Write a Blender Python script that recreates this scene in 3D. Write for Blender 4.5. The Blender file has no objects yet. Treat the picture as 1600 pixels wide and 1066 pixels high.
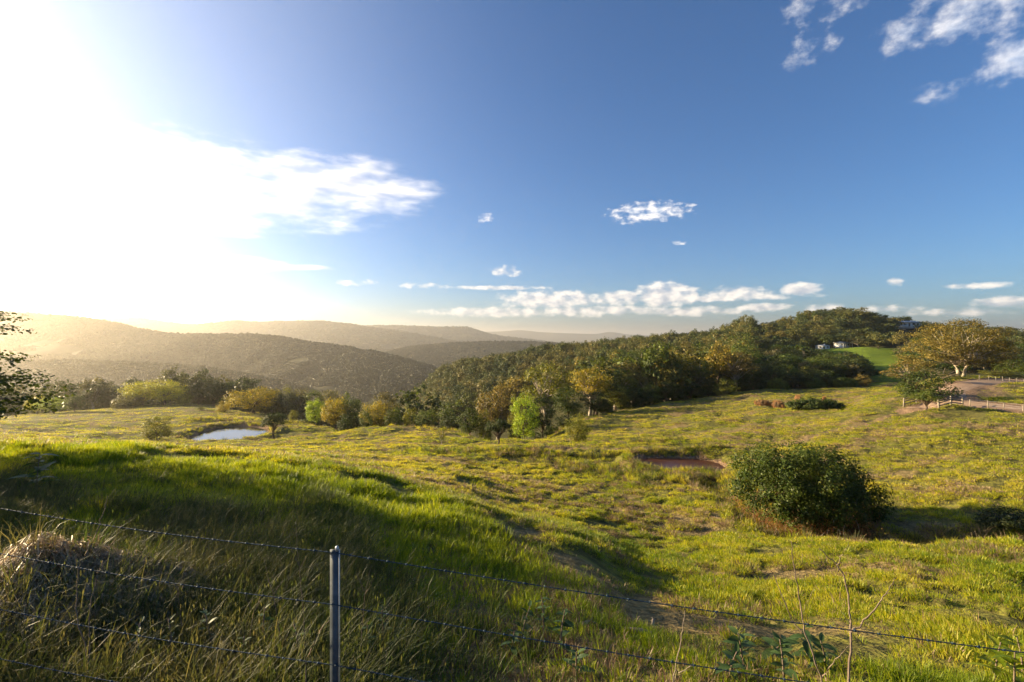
import bpy, math, random
import numpy as np
from mathutils import Vector

# ------------------------------------------------------------------ camera, sky, sun, exposure
scene = bpy.context.scene
COL = scene.collection
F, CX, HY = 755.0, 800.0, 524.0          # focal length, centre column and horizon row of the 1600 px wide photograph
cam_d = bpy.data.cameras.new('camera')
cam_d.sensor_width = 36.0
cam_d.lens = 36.0 * F / 1600.0
cam_d.shift_y = -(533.0 - HY) / 1600.0
cam_d.clip_start, cam_d.clip_end = 0.05, 80000
cam = bpy.data.objects.new('camera', cam_d)
cam.rotation_euler = (math.pi / 2, 0, 0)
COL.objects.link(cam)
scene.camera = cam

SUN_AZ, SUN_EL = math.radians(-70.0), math.radians(14.0)
SUN = Vector((math.sin(SUN_AZ) * math.cos(SUN_EL), math.cos(SUN_AZ) * math.cos(SUN_EL), math.sin(SUN_EL)))
sun_d = bpy.data.lights.new('sun', 'SUN')
sun_d.energy = 5.0
sun_d.angle = math.radians(0.53)
sun_d.color = (1.0, 0.785, 0.47)
sun = bpy.data.objects.new('sun', sun_d)
sun.rotation_euler = SUN.to_track_quat('Z', 'Y').to_euler()
COL.objects.link(sun)

SKY_STRENGTH = 0.055
EXPOSURE = 1.72
world = bpy.data.worlds.new('World')
scene.world = world
world.use_nodes = True
vs = scene.view_settings
vs.view_transform, vs.look, vs.exposure, vs.gamma = 'Standard', 'None', EXPOSURE, 1.0
vs.use_curve_mapping = False
cy = scene.cycles
cy.max_bounces, cy.diffuse_bounces, cy.glossy_bounces = 4, 3, 2
cy.transmission_bounces, cy.transparent_max_bounces, cy.volume_bounces = 4, 6, 1
cy.caustics_reflective = cy.caustics_refractive = False
cy.use_denoising = True
cy.use_adaptive_sampling, cy.adaptive_threshold, cy.adaptive_min_samples = True, 0.018, 24
cy.sample_clamp_indirect = 4.0
cy.sample_clamp_direct = 3.0


def sky_dir(px, py):
    a = math.atan((px - CX) / F)
    return math.degrees(a), math.degrees(math.atan((HY - py) / F * math.cos(a)))


class NT:
    """small helper to write node trees"""
    def __init__(self, tree):
        self.t = tree
        tree.nodes.clear()

    def n(self, typ, **kw):
        nd = self.t.nodes.new(typ)
        for k, v in kw.items():
            setattr(nd, k, v)
        return nd

    def put(self, sock, v):
        if isinstance(v, bpy.types.NodeSocket):
            self.t.links.new(v, sock)
        elif v is not None:
            sock.default_value = v

    def math(self, op, a, b=None, c=None, clamp=False):
        nd = self.n('ShaderNodeMath', operation=op, use_clamp=clamp)
        for i, v in enumerate((a, b, c)):
            self.put(nd.inputs[i], v)
        return nd.outputs[0]

    def mix(self, fac, a, b, blend='MIX'):
        nd = self.n('ShaderNodeMix', data_type='RGBA', blend_type=blend)
        self.put(nd.inputs[0], fac)
        self.put(nd.inputs[6], a)
        self.put(nd.inputs[7], b)
        return nd.outputs[2]

    def sstep(self, v, lo, hi):
        nd = self.n('ShaderNodeMapRange', interpolation_type='SMOOTHSTEP')
        self.put(nd.inputs[0], v)
        nd.inputs[1].default_value, nd.inputs[2].default_value = lo, hi
        return nd.outputs[0]

    def noise(self, vec, scale, detail=3.0, rough=0.55):
        nd = self.n('ShaderNodeTexNoise')
        if vec is not None:
            self.put(nd.inputs['Vector'], vec)
        nd.inputs['Scale'].default_value = scale
        nd.inputs['Detail'].default_value = detail
        nd.inputs['Roughness'].default_value = rough
        return nd.outputs[0]

    def ramp(self, fac, stops):
        nd = self.n('ShaderNodeValToRGB')
        el = nd.color_ramp.elements
        while len(el) < len(stops):
            el.new(0.5)
        for e, (p, c) in zip(el, stops):
            e.position, e.color = p, (*c, 1)
        self.put(nd.inputs[0], fac)
        return nd.outputs[0]


def build_world():
    w = NT(world.node_tree)
    sky = w.n('ShaderNodeTexSky', sky_type='NISHITA')
    sky.sun_disc = False
    sky.sun_elevation, sky.sun_rotation = SUN_EL, SUN_AZ
    sky.altitude, sky.air_density, sky.dust_density, sky.ozone_density = 400, 1.0, 0.9, 6.0
    tc = w.n('ShaderNodeTexCoord')
    sep = w.n('ShaderNodeSeparateXYZ')
    w.t.links.new(tc.outputs['Generated'], sep.inputs[0])
    x, y, z = sep.outputs
    az = w.math('MULTIPLY', w.math('ARCTAN2', x, y), 180 / math.pi)
    el = w.math('MULTIPLY', w.math('ARCSINE', z), 180 / math.pi)
    pos = w.n('ShaderNodeCombineXYZ')
    w.put(pos.inputs[0], az); w.put(pos.inputs[1], el)
    # glow of high haze round the low sun, painted into the sky colour
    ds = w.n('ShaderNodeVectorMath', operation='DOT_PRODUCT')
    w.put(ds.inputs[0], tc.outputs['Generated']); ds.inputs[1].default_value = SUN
    sun_glow = w.n('ShaderNodeVectorMath', operation='SCALE')
    sun_glow.inputs[0].default_value = (4.6, 4.5, 4.35)
    w.put(sun_glow.inputs[3], w.math('POWER', w.math('MAXIMUM', ds.outputs['Value'], 0.0), 5.0))
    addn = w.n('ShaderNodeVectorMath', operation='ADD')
    w.put(addn.inputs[0], sky.outputs[0]); w.put(addn.inputs[1], sun_glow.outputs[0])
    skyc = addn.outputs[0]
    clear = w.n('ShaderNodeBackground')
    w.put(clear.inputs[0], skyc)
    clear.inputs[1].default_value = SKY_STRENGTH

    def clouds(prev, box, items, nscale, stretch, amp, lo, hi, rough, dark, light, bright=0.0):
        """one bank of clouds inside a box of sky (azimuth and elevation in degrees); items: column, row, half width, half height, weight"""
        def coords(da, de):
            mp = w.n('ShaderNodeVectorMath', operation='MULTIPLY_ADD')
            w.put(mp.inputs[0], pos.outputs[0]); mp.inputs[1].default_value = (1, stretch, 0); mp.inputs[2].default_value = (da, de * stretch, 0)
            return mp.outputs[0]
        nz = w.noise(coords(0, 0), nscale, 5.0, rough)
        n1 = w.noise(coords(0, 0), nscale, 2.0, rough)
        nz2 = w.noise(coords(-.9, .45), nscale, 2.0, rough)
        tot = None
        for px, py, hw, hh, wt in items:
            a, e = sky_dir(px, py)
            a1, a0 = sky_dir(px + hw, py)[0], sky_dir(px - hw, py)[0]
            e1 = sky_dir(px, py - hh)[1]
            ra, re = (a1 - a0) / 2, abs(e1 - e)
            k = math.sqrt(.62)
            mad = w.n('ShaderNodeVectorMath', operation='MULTIPLY_ADD')
            w.put(mad.inputs[0], pos.outputs[0])
            mad.inputs[1].default_value = (k / ra, k / re, 0)
            mad.inputs[2].default_value = (-a * k / ra, -e * k / re, 0)
            dt = w.n('ShaderNodeVectorMath', operation='DOT_PRODUCT')
            w.put(dt.inputs[0], mad.outputs[0]); w.put(dt.inputs[1], mad.outputs[0])
            m = w.math('MULTIPLY_ADD', dt.outputs['Value'], -wt, wt)
            tot = m if tot is None else w.math('MAXIMUM', tot, m)
        dens = w.math('ADD', tot, w.math('MULTIPLY', w.math('SUBTRACT', nz, 0.5), amp))
        cov = w.math('MULTIPLY', w.sstep(dens, lo, hi), w.sstep(tot, 0.0, 0.3))
        lit = w.math('MULTIPLY_ADD', w.math('SUBTRACT', n1, nz2), 1.5, w.math('MULTIPLY', w.math('SUBTRACT', 0.85, dens), .45))  # painted cloud shading: edges towards the sun lighter, far sides darker
        ccol = w.mix(w.sstep(lit, -0.4, 0.35), dark, light)
        if bright:
            d2 = w.n('ShaderNodeVectorMath', operation='DOT_PRODUCT')
            w.put(d2.inputs[0], tc.outputs['Generated']); d2.inputs[1].default_value = SUN
            nr = w.math('POWER', w.math('MAXIMUM', d2.outputs['Value'], 0.0), 4.0)  # cloud colour painted brighter towards the sun
            ccol = w.mix(w.math('MULTIPLY', nr, bright), ccol, (17, 15.6, 13.8, 1))
        bg = w.n('ShaderNodeBackground')
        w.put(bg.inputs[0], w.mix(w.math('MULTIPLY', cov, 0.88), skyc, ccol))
        bg.inputs[1].default_value = SKY_STRENGTH
        a0, a1, e0, e1 = box
        inside = w.math('MULTIPLY', w.math('LESS_THAN', w.math('ABSOLUTE', w.math('SUBTRACT', az, (a0 + a1) / 2)), (a1 - a0) / 2),
                        w.math('LESS_THAN', w.math('ABSOLUTE', w.math('SUBTRACT', el, (e0 + e1) / 2)), (e1 - e0) / 2))
        mx = w.n('ShaderNodeMixShader')
        w.put(mx.inputs[0], inside)
        w.t.links.new(prev.outputs[0], mx.inputs[1])
        w.t.links.new(bg.outputs[0], mx.inputs[2])
        return mx

    bg = clouds(clear, (-56, -4, 9.9, 27), [(300, 285, 360, 78, .9), (520, 292, 170, 52, .9), (620, 293, 75, 22, .8), (60, 320, 300, 90, .8)], .22, 3.2, 1.7, .15, 1.35, .6, (5.2, 5.1, 5.2, 1), (10.5, 9.7, 8.8, 1), .25)
    bg = clouds(bg, (-46, -20, 4.5, 9.9), [(365, 411, 105, 13, 1.0), (300, 418, 80, 8, .8), (440, 416, 90, 6, .7)], .3, 3.0, 1.2, .2, 1.1, .5, (4.7, 4.4, 4.4, 1), (9.1, 8.3, 7.5, 1), .15)
    bg = clouds(bg, (-20, 53, -1.5, 9.9), [
        (1040, 461, 56, 22, 1.15), (965, 466, 50, 13, 1.0), (860, 469, 100, 17, 1.0), (1150, 459, 62, 13, 1.02), (1250, 453, 36, 13, 1.15), (1060, 468, 230, 6, .9),
        (770, 488, 150, 9, .92), (920, 486, 140, 10, .95), (1070, 487, 110, 9, .95), (1190, 481, 50, 8, 1.0), (780, 450, 90, 4, .9), (1290, 482, 46, 8, .9), (1390, 484, 70, 8, .8),
        (1400, 441, 18, 8, .85), (1530, 446, 75, 7, .72), (1575, 472, 60, 12, 1.0), (1500, 488, 100, 8, .8), (790, 424, 28, 10, .82), (560, 442, 60, 7, .6), (660, 447, 45, 6, .6)],
        .7, 1.6, 1.7, .35, 1.05, .55, (4.0, 4.1, 4.5, 1), (8.6, 7.7, 6.7, 1), .3)
    bg = clouds(bg, (-4, 24, 10, 18.5), [(1015, 331, 68, 16, 1.0), (1000, 342, 50, 9, .7), (755, 340, 16, 9, .75), (1060, 380, 12, 5, .6)], .95, 1.8, 2.6, .3, 1.25, .6, (4.7, 5.1, 5.7, 1), (8.6, 7.9, 7.3, 1))
    bg = clouds(bg, (26, 52, 19, 42), [(1520, 8, 170, 62, .85), (1600, 90, 110, 45, .78), (1290, 0, 80, 40, .62), (1268, 72, 60, 34, .5), (1500, 132, 110, 26, .5), (1430, 45, 60, 36, .7)], .38, 1.4, 2.4, .3, 1.45, .62, (4.4, 5.1, 6.2, 1), (8.2, 7.8, 7.4, 1))
    out = w.n('ShaderNodeOutputWorld')
    w.t.links.new(bg.outputs[0], out.inputs[0])


build_world()

# ------------------------------------------------------------------ helpers
R = np.random.default_rng(7)


def hash2(ix, iy, seed):
    h = (ix.astype(np.int64) * 374761393 + iy.astype(np.int64) * 668265263 + seed * 1442695041) & 0x7fffffff
    h = ((h ^ (h >> 13)) * 1274126177) & 0x7fffffff
    return ((h ^ (h >> 16)) & 0xffff) / 65535.0


def vnoise(x, y, seed=0):
    x, y = np.asarray(x, float), np.asarray(y, float)
    ix, iy = np.floor(x), np.floor(y)
    fx, fy = x - ix, y - iy
    fx, fy = fx * fx * (3 - 2 * fx), fy * fy * (3 - 2 * fy)
    a, b = hash2(ix, iy, seed), hash2(ix + 1, iy, seed)
    c, d = hash2(ix, iy + 1, seed), hash2(ix + 1, iy + 1, seed)
    return (a * (1 - fx) + b * fx) * (1 - fy) + (c * (1 - fx) + d * fx) * fy


def fbm(x, y, oct=4, seed=0):
    s, a, t = 0.0, 1.0, 0.0
    for o in range(oct):
        s = s + a * vnoise(x * 2 ** o, y * 2 ** o, seed + o)
        t += a
        a *= 0.5
    return s / t


def sm(v, lo, hi):
    t = np.clip((np.asarray(v, float) - lo) / (hi - lo), 0, 1)
    return t * t * (3 - 2 * t)


def pchip(xs, ys, x):
    xs, ys = np.asarray(xs, float), np.asarray(ys, float)
    h, dl = np.diff(xs), np.diff(ys) / np.diff(xs)
    m = np.zeros(len(xs))
    m[0], m[-1] = dl[0], dl[-1]
    for i in range(1, len(xs) - 1):
        if dl[i - 1] * dl[i] > 0:
            w1, w2 = 2 * h[i] + h[i - 1], h[i] + 2 * h[i - 1]
            m[i] = (w1 + w2) / (w1 / dl[i - 1] + w2 / dl[i])
    x = np.clip(x, xs[0], xs[-1])
    k = np.clip(np.searchsorted(xs, x) - 1, 0, len(xs) - 2)
    t = (x - xs[k]) / h[k]
    return ((2 * t ** 3 - 3 * t ** 2 + 1) * ys[k] + (t ** 3 - 2 * t ** 2 + t) * h[k] * m[k]
            + (-2 * t ** 3 + 3 * t ** 2) * ys[k + 1] + (t ** 3 - t ** 2) * h[k] * m[k + 1])


def mesh_arrays(name, v, faces, mats=(), smooth=False, mat_idx=None):
    """faces: list of integer arrays, each (n, 3) or (n, 4)"""
    me = bpy.data.meshes.new(name)
    v = np.asarray(v, np.float32)
    me.vertices.add(len(v))
    me.vertices.foreach_set('co', v.ravel())
    faces = [np.asarray(f, np.int32) for f in faces if len(f)]
    loops = np.concatenate([f.ravel() for f in faces]) if faces else np.zeros(0, np.int32)
    sizes = np.concatenate([np.full(len(f), f.shape[1], np.int32) for f in faces]) if faces else np.zeros(0, np.int32)
    me.loops.add(len(loops))
    me.loops.foreach_set('vertex_index', loops)
    me.polygons.add(len(sizes))
    starts = np.concatenate([[0], np.cumsum(sizes)[:-1]]).astype(np.int32) if len(sizes) else sizes
    me.polygons.foreach_set('loop_start', starts)
    for m in mats:
        me.materials.append(m)
    if mat_idx is not None:
        me.polygons.foreach_set('material_index', np.asarray(mat_idx, np.int32))
    if smooth:
        me.polygons.foreach_set('use_smooth', np.ones(len(sizes), bool))
    me.update(calc_edges=True)
    return me


class MB:
    """collects tubes, boxes and loose faces into one mesh"""
    def __init__(self):
        self.v, self.q, self.t, self.n = [], [], [], 0

    def add(self, v, q=(), t=()):
        v = np.asarray(v, float).reshape(-1, 3)
        if len(q):
            self.q.append(np.asarray(q, int).reshape(-1, 4) + self.n)
        if len(t):
            self.t.append(np.asarray(t, int).reshape(-1, 3) + self.n)
        self.v.append(v)
        self.n += len(v)

    def tube(self, pts, rad, k=6):
        pts = np.asarray(pts, float)
        n = len(pts)
        rad = np.broadcast_to(np.asarray(rad, float), (n,))
        tg = np.gradient(pts, axis=0)
        tg /= np.linalg.norm(tg, axis=1)[:, None] + 1e-9
        up = np.where(np.abs(tg[:, 2:3]) > 0.9, np.array([[1.0, 0, 0]]), np.array([[0, 0, 1.0]]))
        a = np.cross(tg, up); a /= np.linalg.norm(a, axis=1)[:, None] + 1e-9
        b = np.cross(tg, a)
        an = np.arange(k) / k * 2 * math.pi
        ring = pts[:, None] + rad[:, None, None] * (np.cos(an)[None, :, None] * a[:, None] + np.sin(an)[None, :, None] * b[:, None])
        i = np.arange(n - 1)[:, None] * k
        j = np.arange(k)[None]
        j2 = (j + 1) % k
        q = np.stack([i + j, i + j2, i + k + j2, i + k + j], -1).reshape(-1, 4)
        self.add(ring.reshape(-1, 3), q)
        c0 = self.n
        self.add([pts[0], pts[-1]])
        base = c0 - n * k
        t = [(c0, base + (s + 1) % k, base + s) for s in range(k)] + [(c0 + 1, base + (n - 1) * k + s, base + (n - 1) * k + (s + 1) % k) for s in range(k)]
        self.t.append(np.array(t))

    def box(self, c, s, rz=0.0):
        c, s = np.asarray(c, float), np.asarray(s, float) / 2
        p = np.array([[x, y, z] for z in (-1, 1) for y in (-1, 1) for x in (-1, 1)], float) * s
        ca, sa = math.cos(rz), math.sin(rz)
        p = np.stack([p[:, 0] * ca - p[:, 1] * sa, p[:, 0] * sa + p[:, 1] * ca, p[:, 2]], 1) + c
        self.add(p, [(0, 2, 3, 1), (4, 5, 7, 6), (0, 1, 5, 4), (2, 6, 7, 3), (0, 4, 6, 2), (1, 3, 7, 5)])

    def mesh(self, name, mat, smooth=False):
        fs = []
        if self.q: fs.append(np.concatenate(self.q))
        if self.t: fs.append(np.concatenate(self.t))
        return mesh_arrays(name, np.concatenate(self.v), fs, [mat], smooth)


def link(name, data, parent=None, loc=None):
    o = bpy.data.objects.new(name, data)
    COL.objects.link(o)
    if parent is not None:
        o.parent = parent
    if loc is not None:
        o.location = loc
    return o


def tag(o, label=None, cat=None, group=None, kind=None):
    for k, v in (('label', label), ('category', cat), ('group', group), ('kind', kind)):
        if v:
            o[k] = v
    return o


# ------------------------------------------------------------------ materials
def new_mat(name):
    m = bpy.data.materials.new(name)
    m.use_nodes = True
    return m, NT(m.node_tree)


def finish(nt, shader, disp=None):
    o = nt.n('ShaderNodeOutputMaterial')
    nt.t.links.new(shader, o.inputs[0])


def principled(nt, col, rough=0.8, spec=0.2, bump=None, bump_d=0.05, metal=0.0):
    p = nt.n('ShaderNodeBsdfPrincipled')
    nt.put(p.inputs['Base Color'], col)
    nt.put(p.inputs['Roughness'], rough)
    nt.put(p.inputs['Metallic'], metal)
    p.inputs['Specular IOR Level'].default_value = spec
    if bump is not None:
        b = nt.n('ShaderNodeBump')
        b.inputs['Distance'].default_value = bump_d
        b.inputs['Strength'].default_value = 1.0
        nt.put(b.inputs['Height'], bump)
        nt.t.links.new(b.outputs[0], p.inputs['Normal'])
    return p.outputs[0]


def leafy(nt, col, trans=0.4, tcol=None, rough=0.55, spec=0.25):
    p = principled(nt, col, rough, spec)
    t = nt.n('ShaderNodeBsdfTranslucent')
    nt.put(t.inputs[0], tcol if tcol is not None else col)
    mx = nt.n('ShaderNodeMixShader')
    mx.inputs[0].default_value = trans
    nt.t.links.new(p, mx.inputs[1])
    nt.t.links.new(t.outputs[0], mx.inputs[2])
    return mx.outputs[0]


def mat_foliage():
    m, nt = new_mat('foliage')
    oi = nt.n('ShaderNodeObjectInfo')
    ge = nt.n('ShaderNodeNewGeometry')
    k = nt.math('MULTIPLY_ADD', ge.outputs['Random Per Island'], 0.75, 0.62)
    n = nt.noise(ge.outputs['Position'], 0.8, 3.0)
    col = nt.mix(1.0, oi.outputs['Color'], nt.ramp(n, [(0.32, (.62, .75, .75)), (0.68, (1.45, 1.22, .9))]), 'MULTIPLY')
    vm = nt.n('ShaderNodeVectorMath', operation='SCALE')
    nt.put(vm.inputs[0], col); nt.put(vm.inputs[3], k)
    tc = nt.mix(1.0, vm.outputs[0], (1.35, 1.3, .6, 1), 'MULTIPLY')
    finish(nt, leafy(nt, vm.outputs[0], 0.33, tc))
    return m


def mat_forest(name, stops, trans=0.25):
    m, nt = new_mat(name)
    oi = nt.n('ShaderNodeObjectInfo')
    ge = nt.n('ShaderNodeNewGeometry')
    col = nt.ramp(oi.outputs['Random'], stops)
    k = nt.math('MULTIPLY_ADD', ge.outputs['Random Per Island'], 0.7, 0.65)
    vm = nt.n('ShaderNodeVectorMath', operation='SCALE')
    nt.put(vm.inputs[0], col); nt.put(vm.inputs[3], k)
    finish(nt, leafy(nt, vm.outputs[0], trans))
    return m


def mat_bark(name, c1, c2, scale=3.0):
    m, nt = new_mat(name)
    tc = nt.n('ShaderNodeTexCoord')
    mp = nt.n('ShaderNodeMapping')
    mp.inputs['Scale'].default_value = (1, 1, 0.25)
    nt.t.links.new(tc.outputs['Object'], mp.inputs[0])
    n = nt.noise(mp.outputs[0], scale, 5.0, 0.65)
    finish(nt, principled(nt, nt.ramp(n, [(0.3, c1), (0.7, c2)]), 0.85, 0.15, n, 0.02))
    return m


def mat_grass(name, c_lo, c_mid, c_hi, trans=0.5, nscale=0.35, tboost=(1.5, 1.35, .5)):
    m, nt = new_mat(name)
    oi = nt.n('ShaderNodeObjectInfo')
    ge = nt.n('ShaderNodeNewGeometry')
    n = nt.noise(ge.outputs['Position'], nscale, 3.0, 0.6)
    big = nt.noise(ge.outputs['Position'], 0.07, 3.0, 0.6)
    n = nt.math('ADD', nt.math('MULTIPLY', n, 0.6), nt.math('MULTIPLY', oi.outputs['Random'], 0.3))
    n = nt.math('ADD', n, nt.math('MULTIPLY_ADD', big, 0.9, -0.36))
    n = nt.math('ADD', n, nt.math('MULTIPLY', nt.math('SUBTRACT', ge.outputs['Random Per Island'], 0.5), 0.3))
    col = nt.ramp(n, [(0.28, c_lo), (0.52, c_mid), (0.8, c_hi)])
    tc = nt.mix(1.0, col, (*tboost, 1), 'MULTIPLY')
    finish(nt, leafy(nt, col, trans, tc, 0.5, 0.3))
    return m


def mat_plain(name, c1, c2, scale, rough=0.8, spec=0.2, bump=0.0, metal=0.0):
    m, nt = new_mat(name)
    ge = nt.n('ShaderNodeNewGeometry')
    n = nt.noise(ge.outputs['Position'], scale, 5.0, 0.6)
    finish(nt, principled(nt, nt.ramp(n, [(0.3, c1), (0.7, c2)]), rough, spec, n if bump else None, bump, metal))
    return m


def mat_ground():
    m, nt = new_mat('ground')
    ge = nt.n('ShaderNodeNewGeometry')
    P = ge.outputs['Position']
    at = nt.n('ShaderNodeAttribute', attribute_name='cover')
    sp = nt.n('ShaderNodeSeparateColor')
    nt.t.links.new(at.outputs['Color'], sp.inputs[0])
    dirt, dry, lawn = sp.outputs[0], sp.outputs[1], sp.outputs[2]
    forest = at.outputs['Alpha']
    big = nt.noise(P, 0.09, 4.0, 0.6)
    mid = nt.noise(P, 1.5, 4.0, 0.62)
    fine = nt.noise(P, 5.5, 4.0, 0.6)
    g = nt.mix(nt.sstep(mid, 0.38, 0.66), (0.075, 0.07, 0.02, 1), (0.17, 0.165, 0.03, 1))
    g = nt.mix(nt.math('MULTIPLY', nt.sstep(big, 0.42, 0.68), 0.45), g, (0.21, 0.185, 0.055, 1))
    g = nt.mix(nt.math('MULTIPLY', nt.sstep(fine, 0.5, 0.72), 0.55), g, (0.11, 0.075, 0.035, 1))
    dryc = nt.mix(nt.sstep(fine, 0.35, 0.65), (0.13, 0.09, 0.04, 1), (0.27, 0.2, 0.09, 1))
    g = nt.mix(nt.math('MULTIPLY', nt.sstep(nt.math('ADD', dry, nt.math('MULTIPLY', nt.math('SUBTRACT', mid, .5), .8)), 0.3, 0.8), 0.85), g, dryc)
    lawnc = nt.mix(mid, (0.11, 0.17, 0.016, 1), (0.17, 0.225, 0.025, 1))
    g = nt.mix(lawn, g, lawnc)
    dirtc = nt.mix(nt.sstep(fine, 0.3, 0.7), (0.12, 0.074, 0.042, 1), (0.31, 0.21, 0.13, 1))
    g = nt.mix(nt.sstep(nt.math('ADD', dirt, nt.math('MULTIPLY', nt.math('SUBTRACT', mid, .5), .7)), 0.3, 0.75), g, dirtc)
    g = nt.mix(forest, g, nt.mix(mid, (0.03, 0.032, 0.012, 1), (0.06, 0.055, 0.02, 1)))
    h = nt.math('ADD', nt.math('MULTIPLY', mid, 0.7), nt.math('MULTIPLY', fine, 0.3))
    finish(nt, principled(nt, g, 0.95, 0.1, h, 0.4))
    return m


M = {
    'foliage': mat_foliage(),
    'forest': mat_forest('forest_leaves', [(0.0, (.06, .08, .02)), (0.3, (.1, .115, .028)), (0.6, (.15, .145, .035)), (0.85, (.2, .165, .04)), (1.0, (.075, .11, .025))]),
    'far_forest': mat_forest('far_forest_leaves', [(0.0, (.04, .048, .016)), (0.5, (.055, .06, .02)), (1.0, (.075, .074, .026))], 0.12),
    'bark': mat_bark('brown_bark', (.06, .042, .028), (.15, .11, .075)),
    'gum_bark': mat_bark('pale_gum_bark', (.24, .19, .14), (.52, .45, .36), 1.5),
    'ground': mat_ground(),
    'lush': mat_grass('lush_grass', (.085, .14, .008), (.21, .275, .014), (.40, .40, .025), 0.55),
    'field': mat_grass('pasture_grass', (.10, .17, .010), (.30, .325, .014), (.5, .43, .07), 0.5),
    'tall': mat_grass('tall_grass', (.05, .078, .018), (.10, .11, .036), (.17, .145, .07), 0.45, 0.6, (1.15, 1.1, .6)),
    'straw': mat_grass('straw', (.13, .085, .045), (.26, .18, .10), (.42, .32, .19), 0.35, 0.8, (1.1, 1.0, .8)),
    'heap': mat_grass('heap_straw', (.2, .14, .08), (.38, .28, .17), (.58, .46, .3), 0.3, 0.8, (1.1, 1.0, .8)),
    'weed': mat_grass('weed_leaf', (.03, .06, .018), (.055, .10, .03), (.09, .14, .04), 0.35, 2.0),
    'steel': mat_plain('painted_steel', (.05, .065, .08), (.10, .12, .14), 14, 0.5, 0.4, 0.0, 0.35),
    'galv': mat_plain('galvanised_edge', (.35, .37, .38), (.5, .52, .53), 30, 0.4, 0.5, 0.0, 0.7),
    'wire': mat_plain('barbed_wire', (.02, .04, .062), (.045, .08, .11), 20, 0.65, 0.25, 0.0, 0.1),
    'timber': mat_bark('weathered_timber', (.11, .085, .06), (.27, .22, .16), 6.0),
    'pale_timber': mat_bark('pale_timber', (.2, .165, .12), (.36, .31, .24), 5.0),
    'dead': mat_bark('dead_wood', (.16, .12, .085), (.36, .30, .23), 8.0),
    'twig': mat_bark('twig_bark', (.11, .08, .06), (.25, .195, .145), 12.0),
    'road': mat_plain('gravel_road', (.25, .165, .105), (.41, .29, .195), 1.6, 0.95, 0.1, 0.04),
    'cut': mat_plain('red_earth', (.16, .085, .045), (.33, .20, .11), 0.8, 0.95, 0.1, 0.12),
    'white': mat_plain('white_paint', (.72, .70, .66), (.82, .80, .76), 2, 0.6, 0.3),
    'roof': mat_plain('metal_roof', (.34, .36, .38), (.46, .48, .5), 1, 0.5, 0.4),
    'glass': mat_plain('window_glass', (.02, .025, .03), (.04, .045, .05), 1, 0.08, 0.6),
    'dryleaf': mat_grass('dry_leaf', (.12, .055, .02), (.24, .11, .04), (.38, .2, .08), 0.3, 0.8, (1.2, .9, .6)),
}

# ------------------------------------------------------------------ the lie of the land (metres, camera at the origin)
def zy(d, py):
    return (d, -(py - HY) / F * d)


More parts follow.
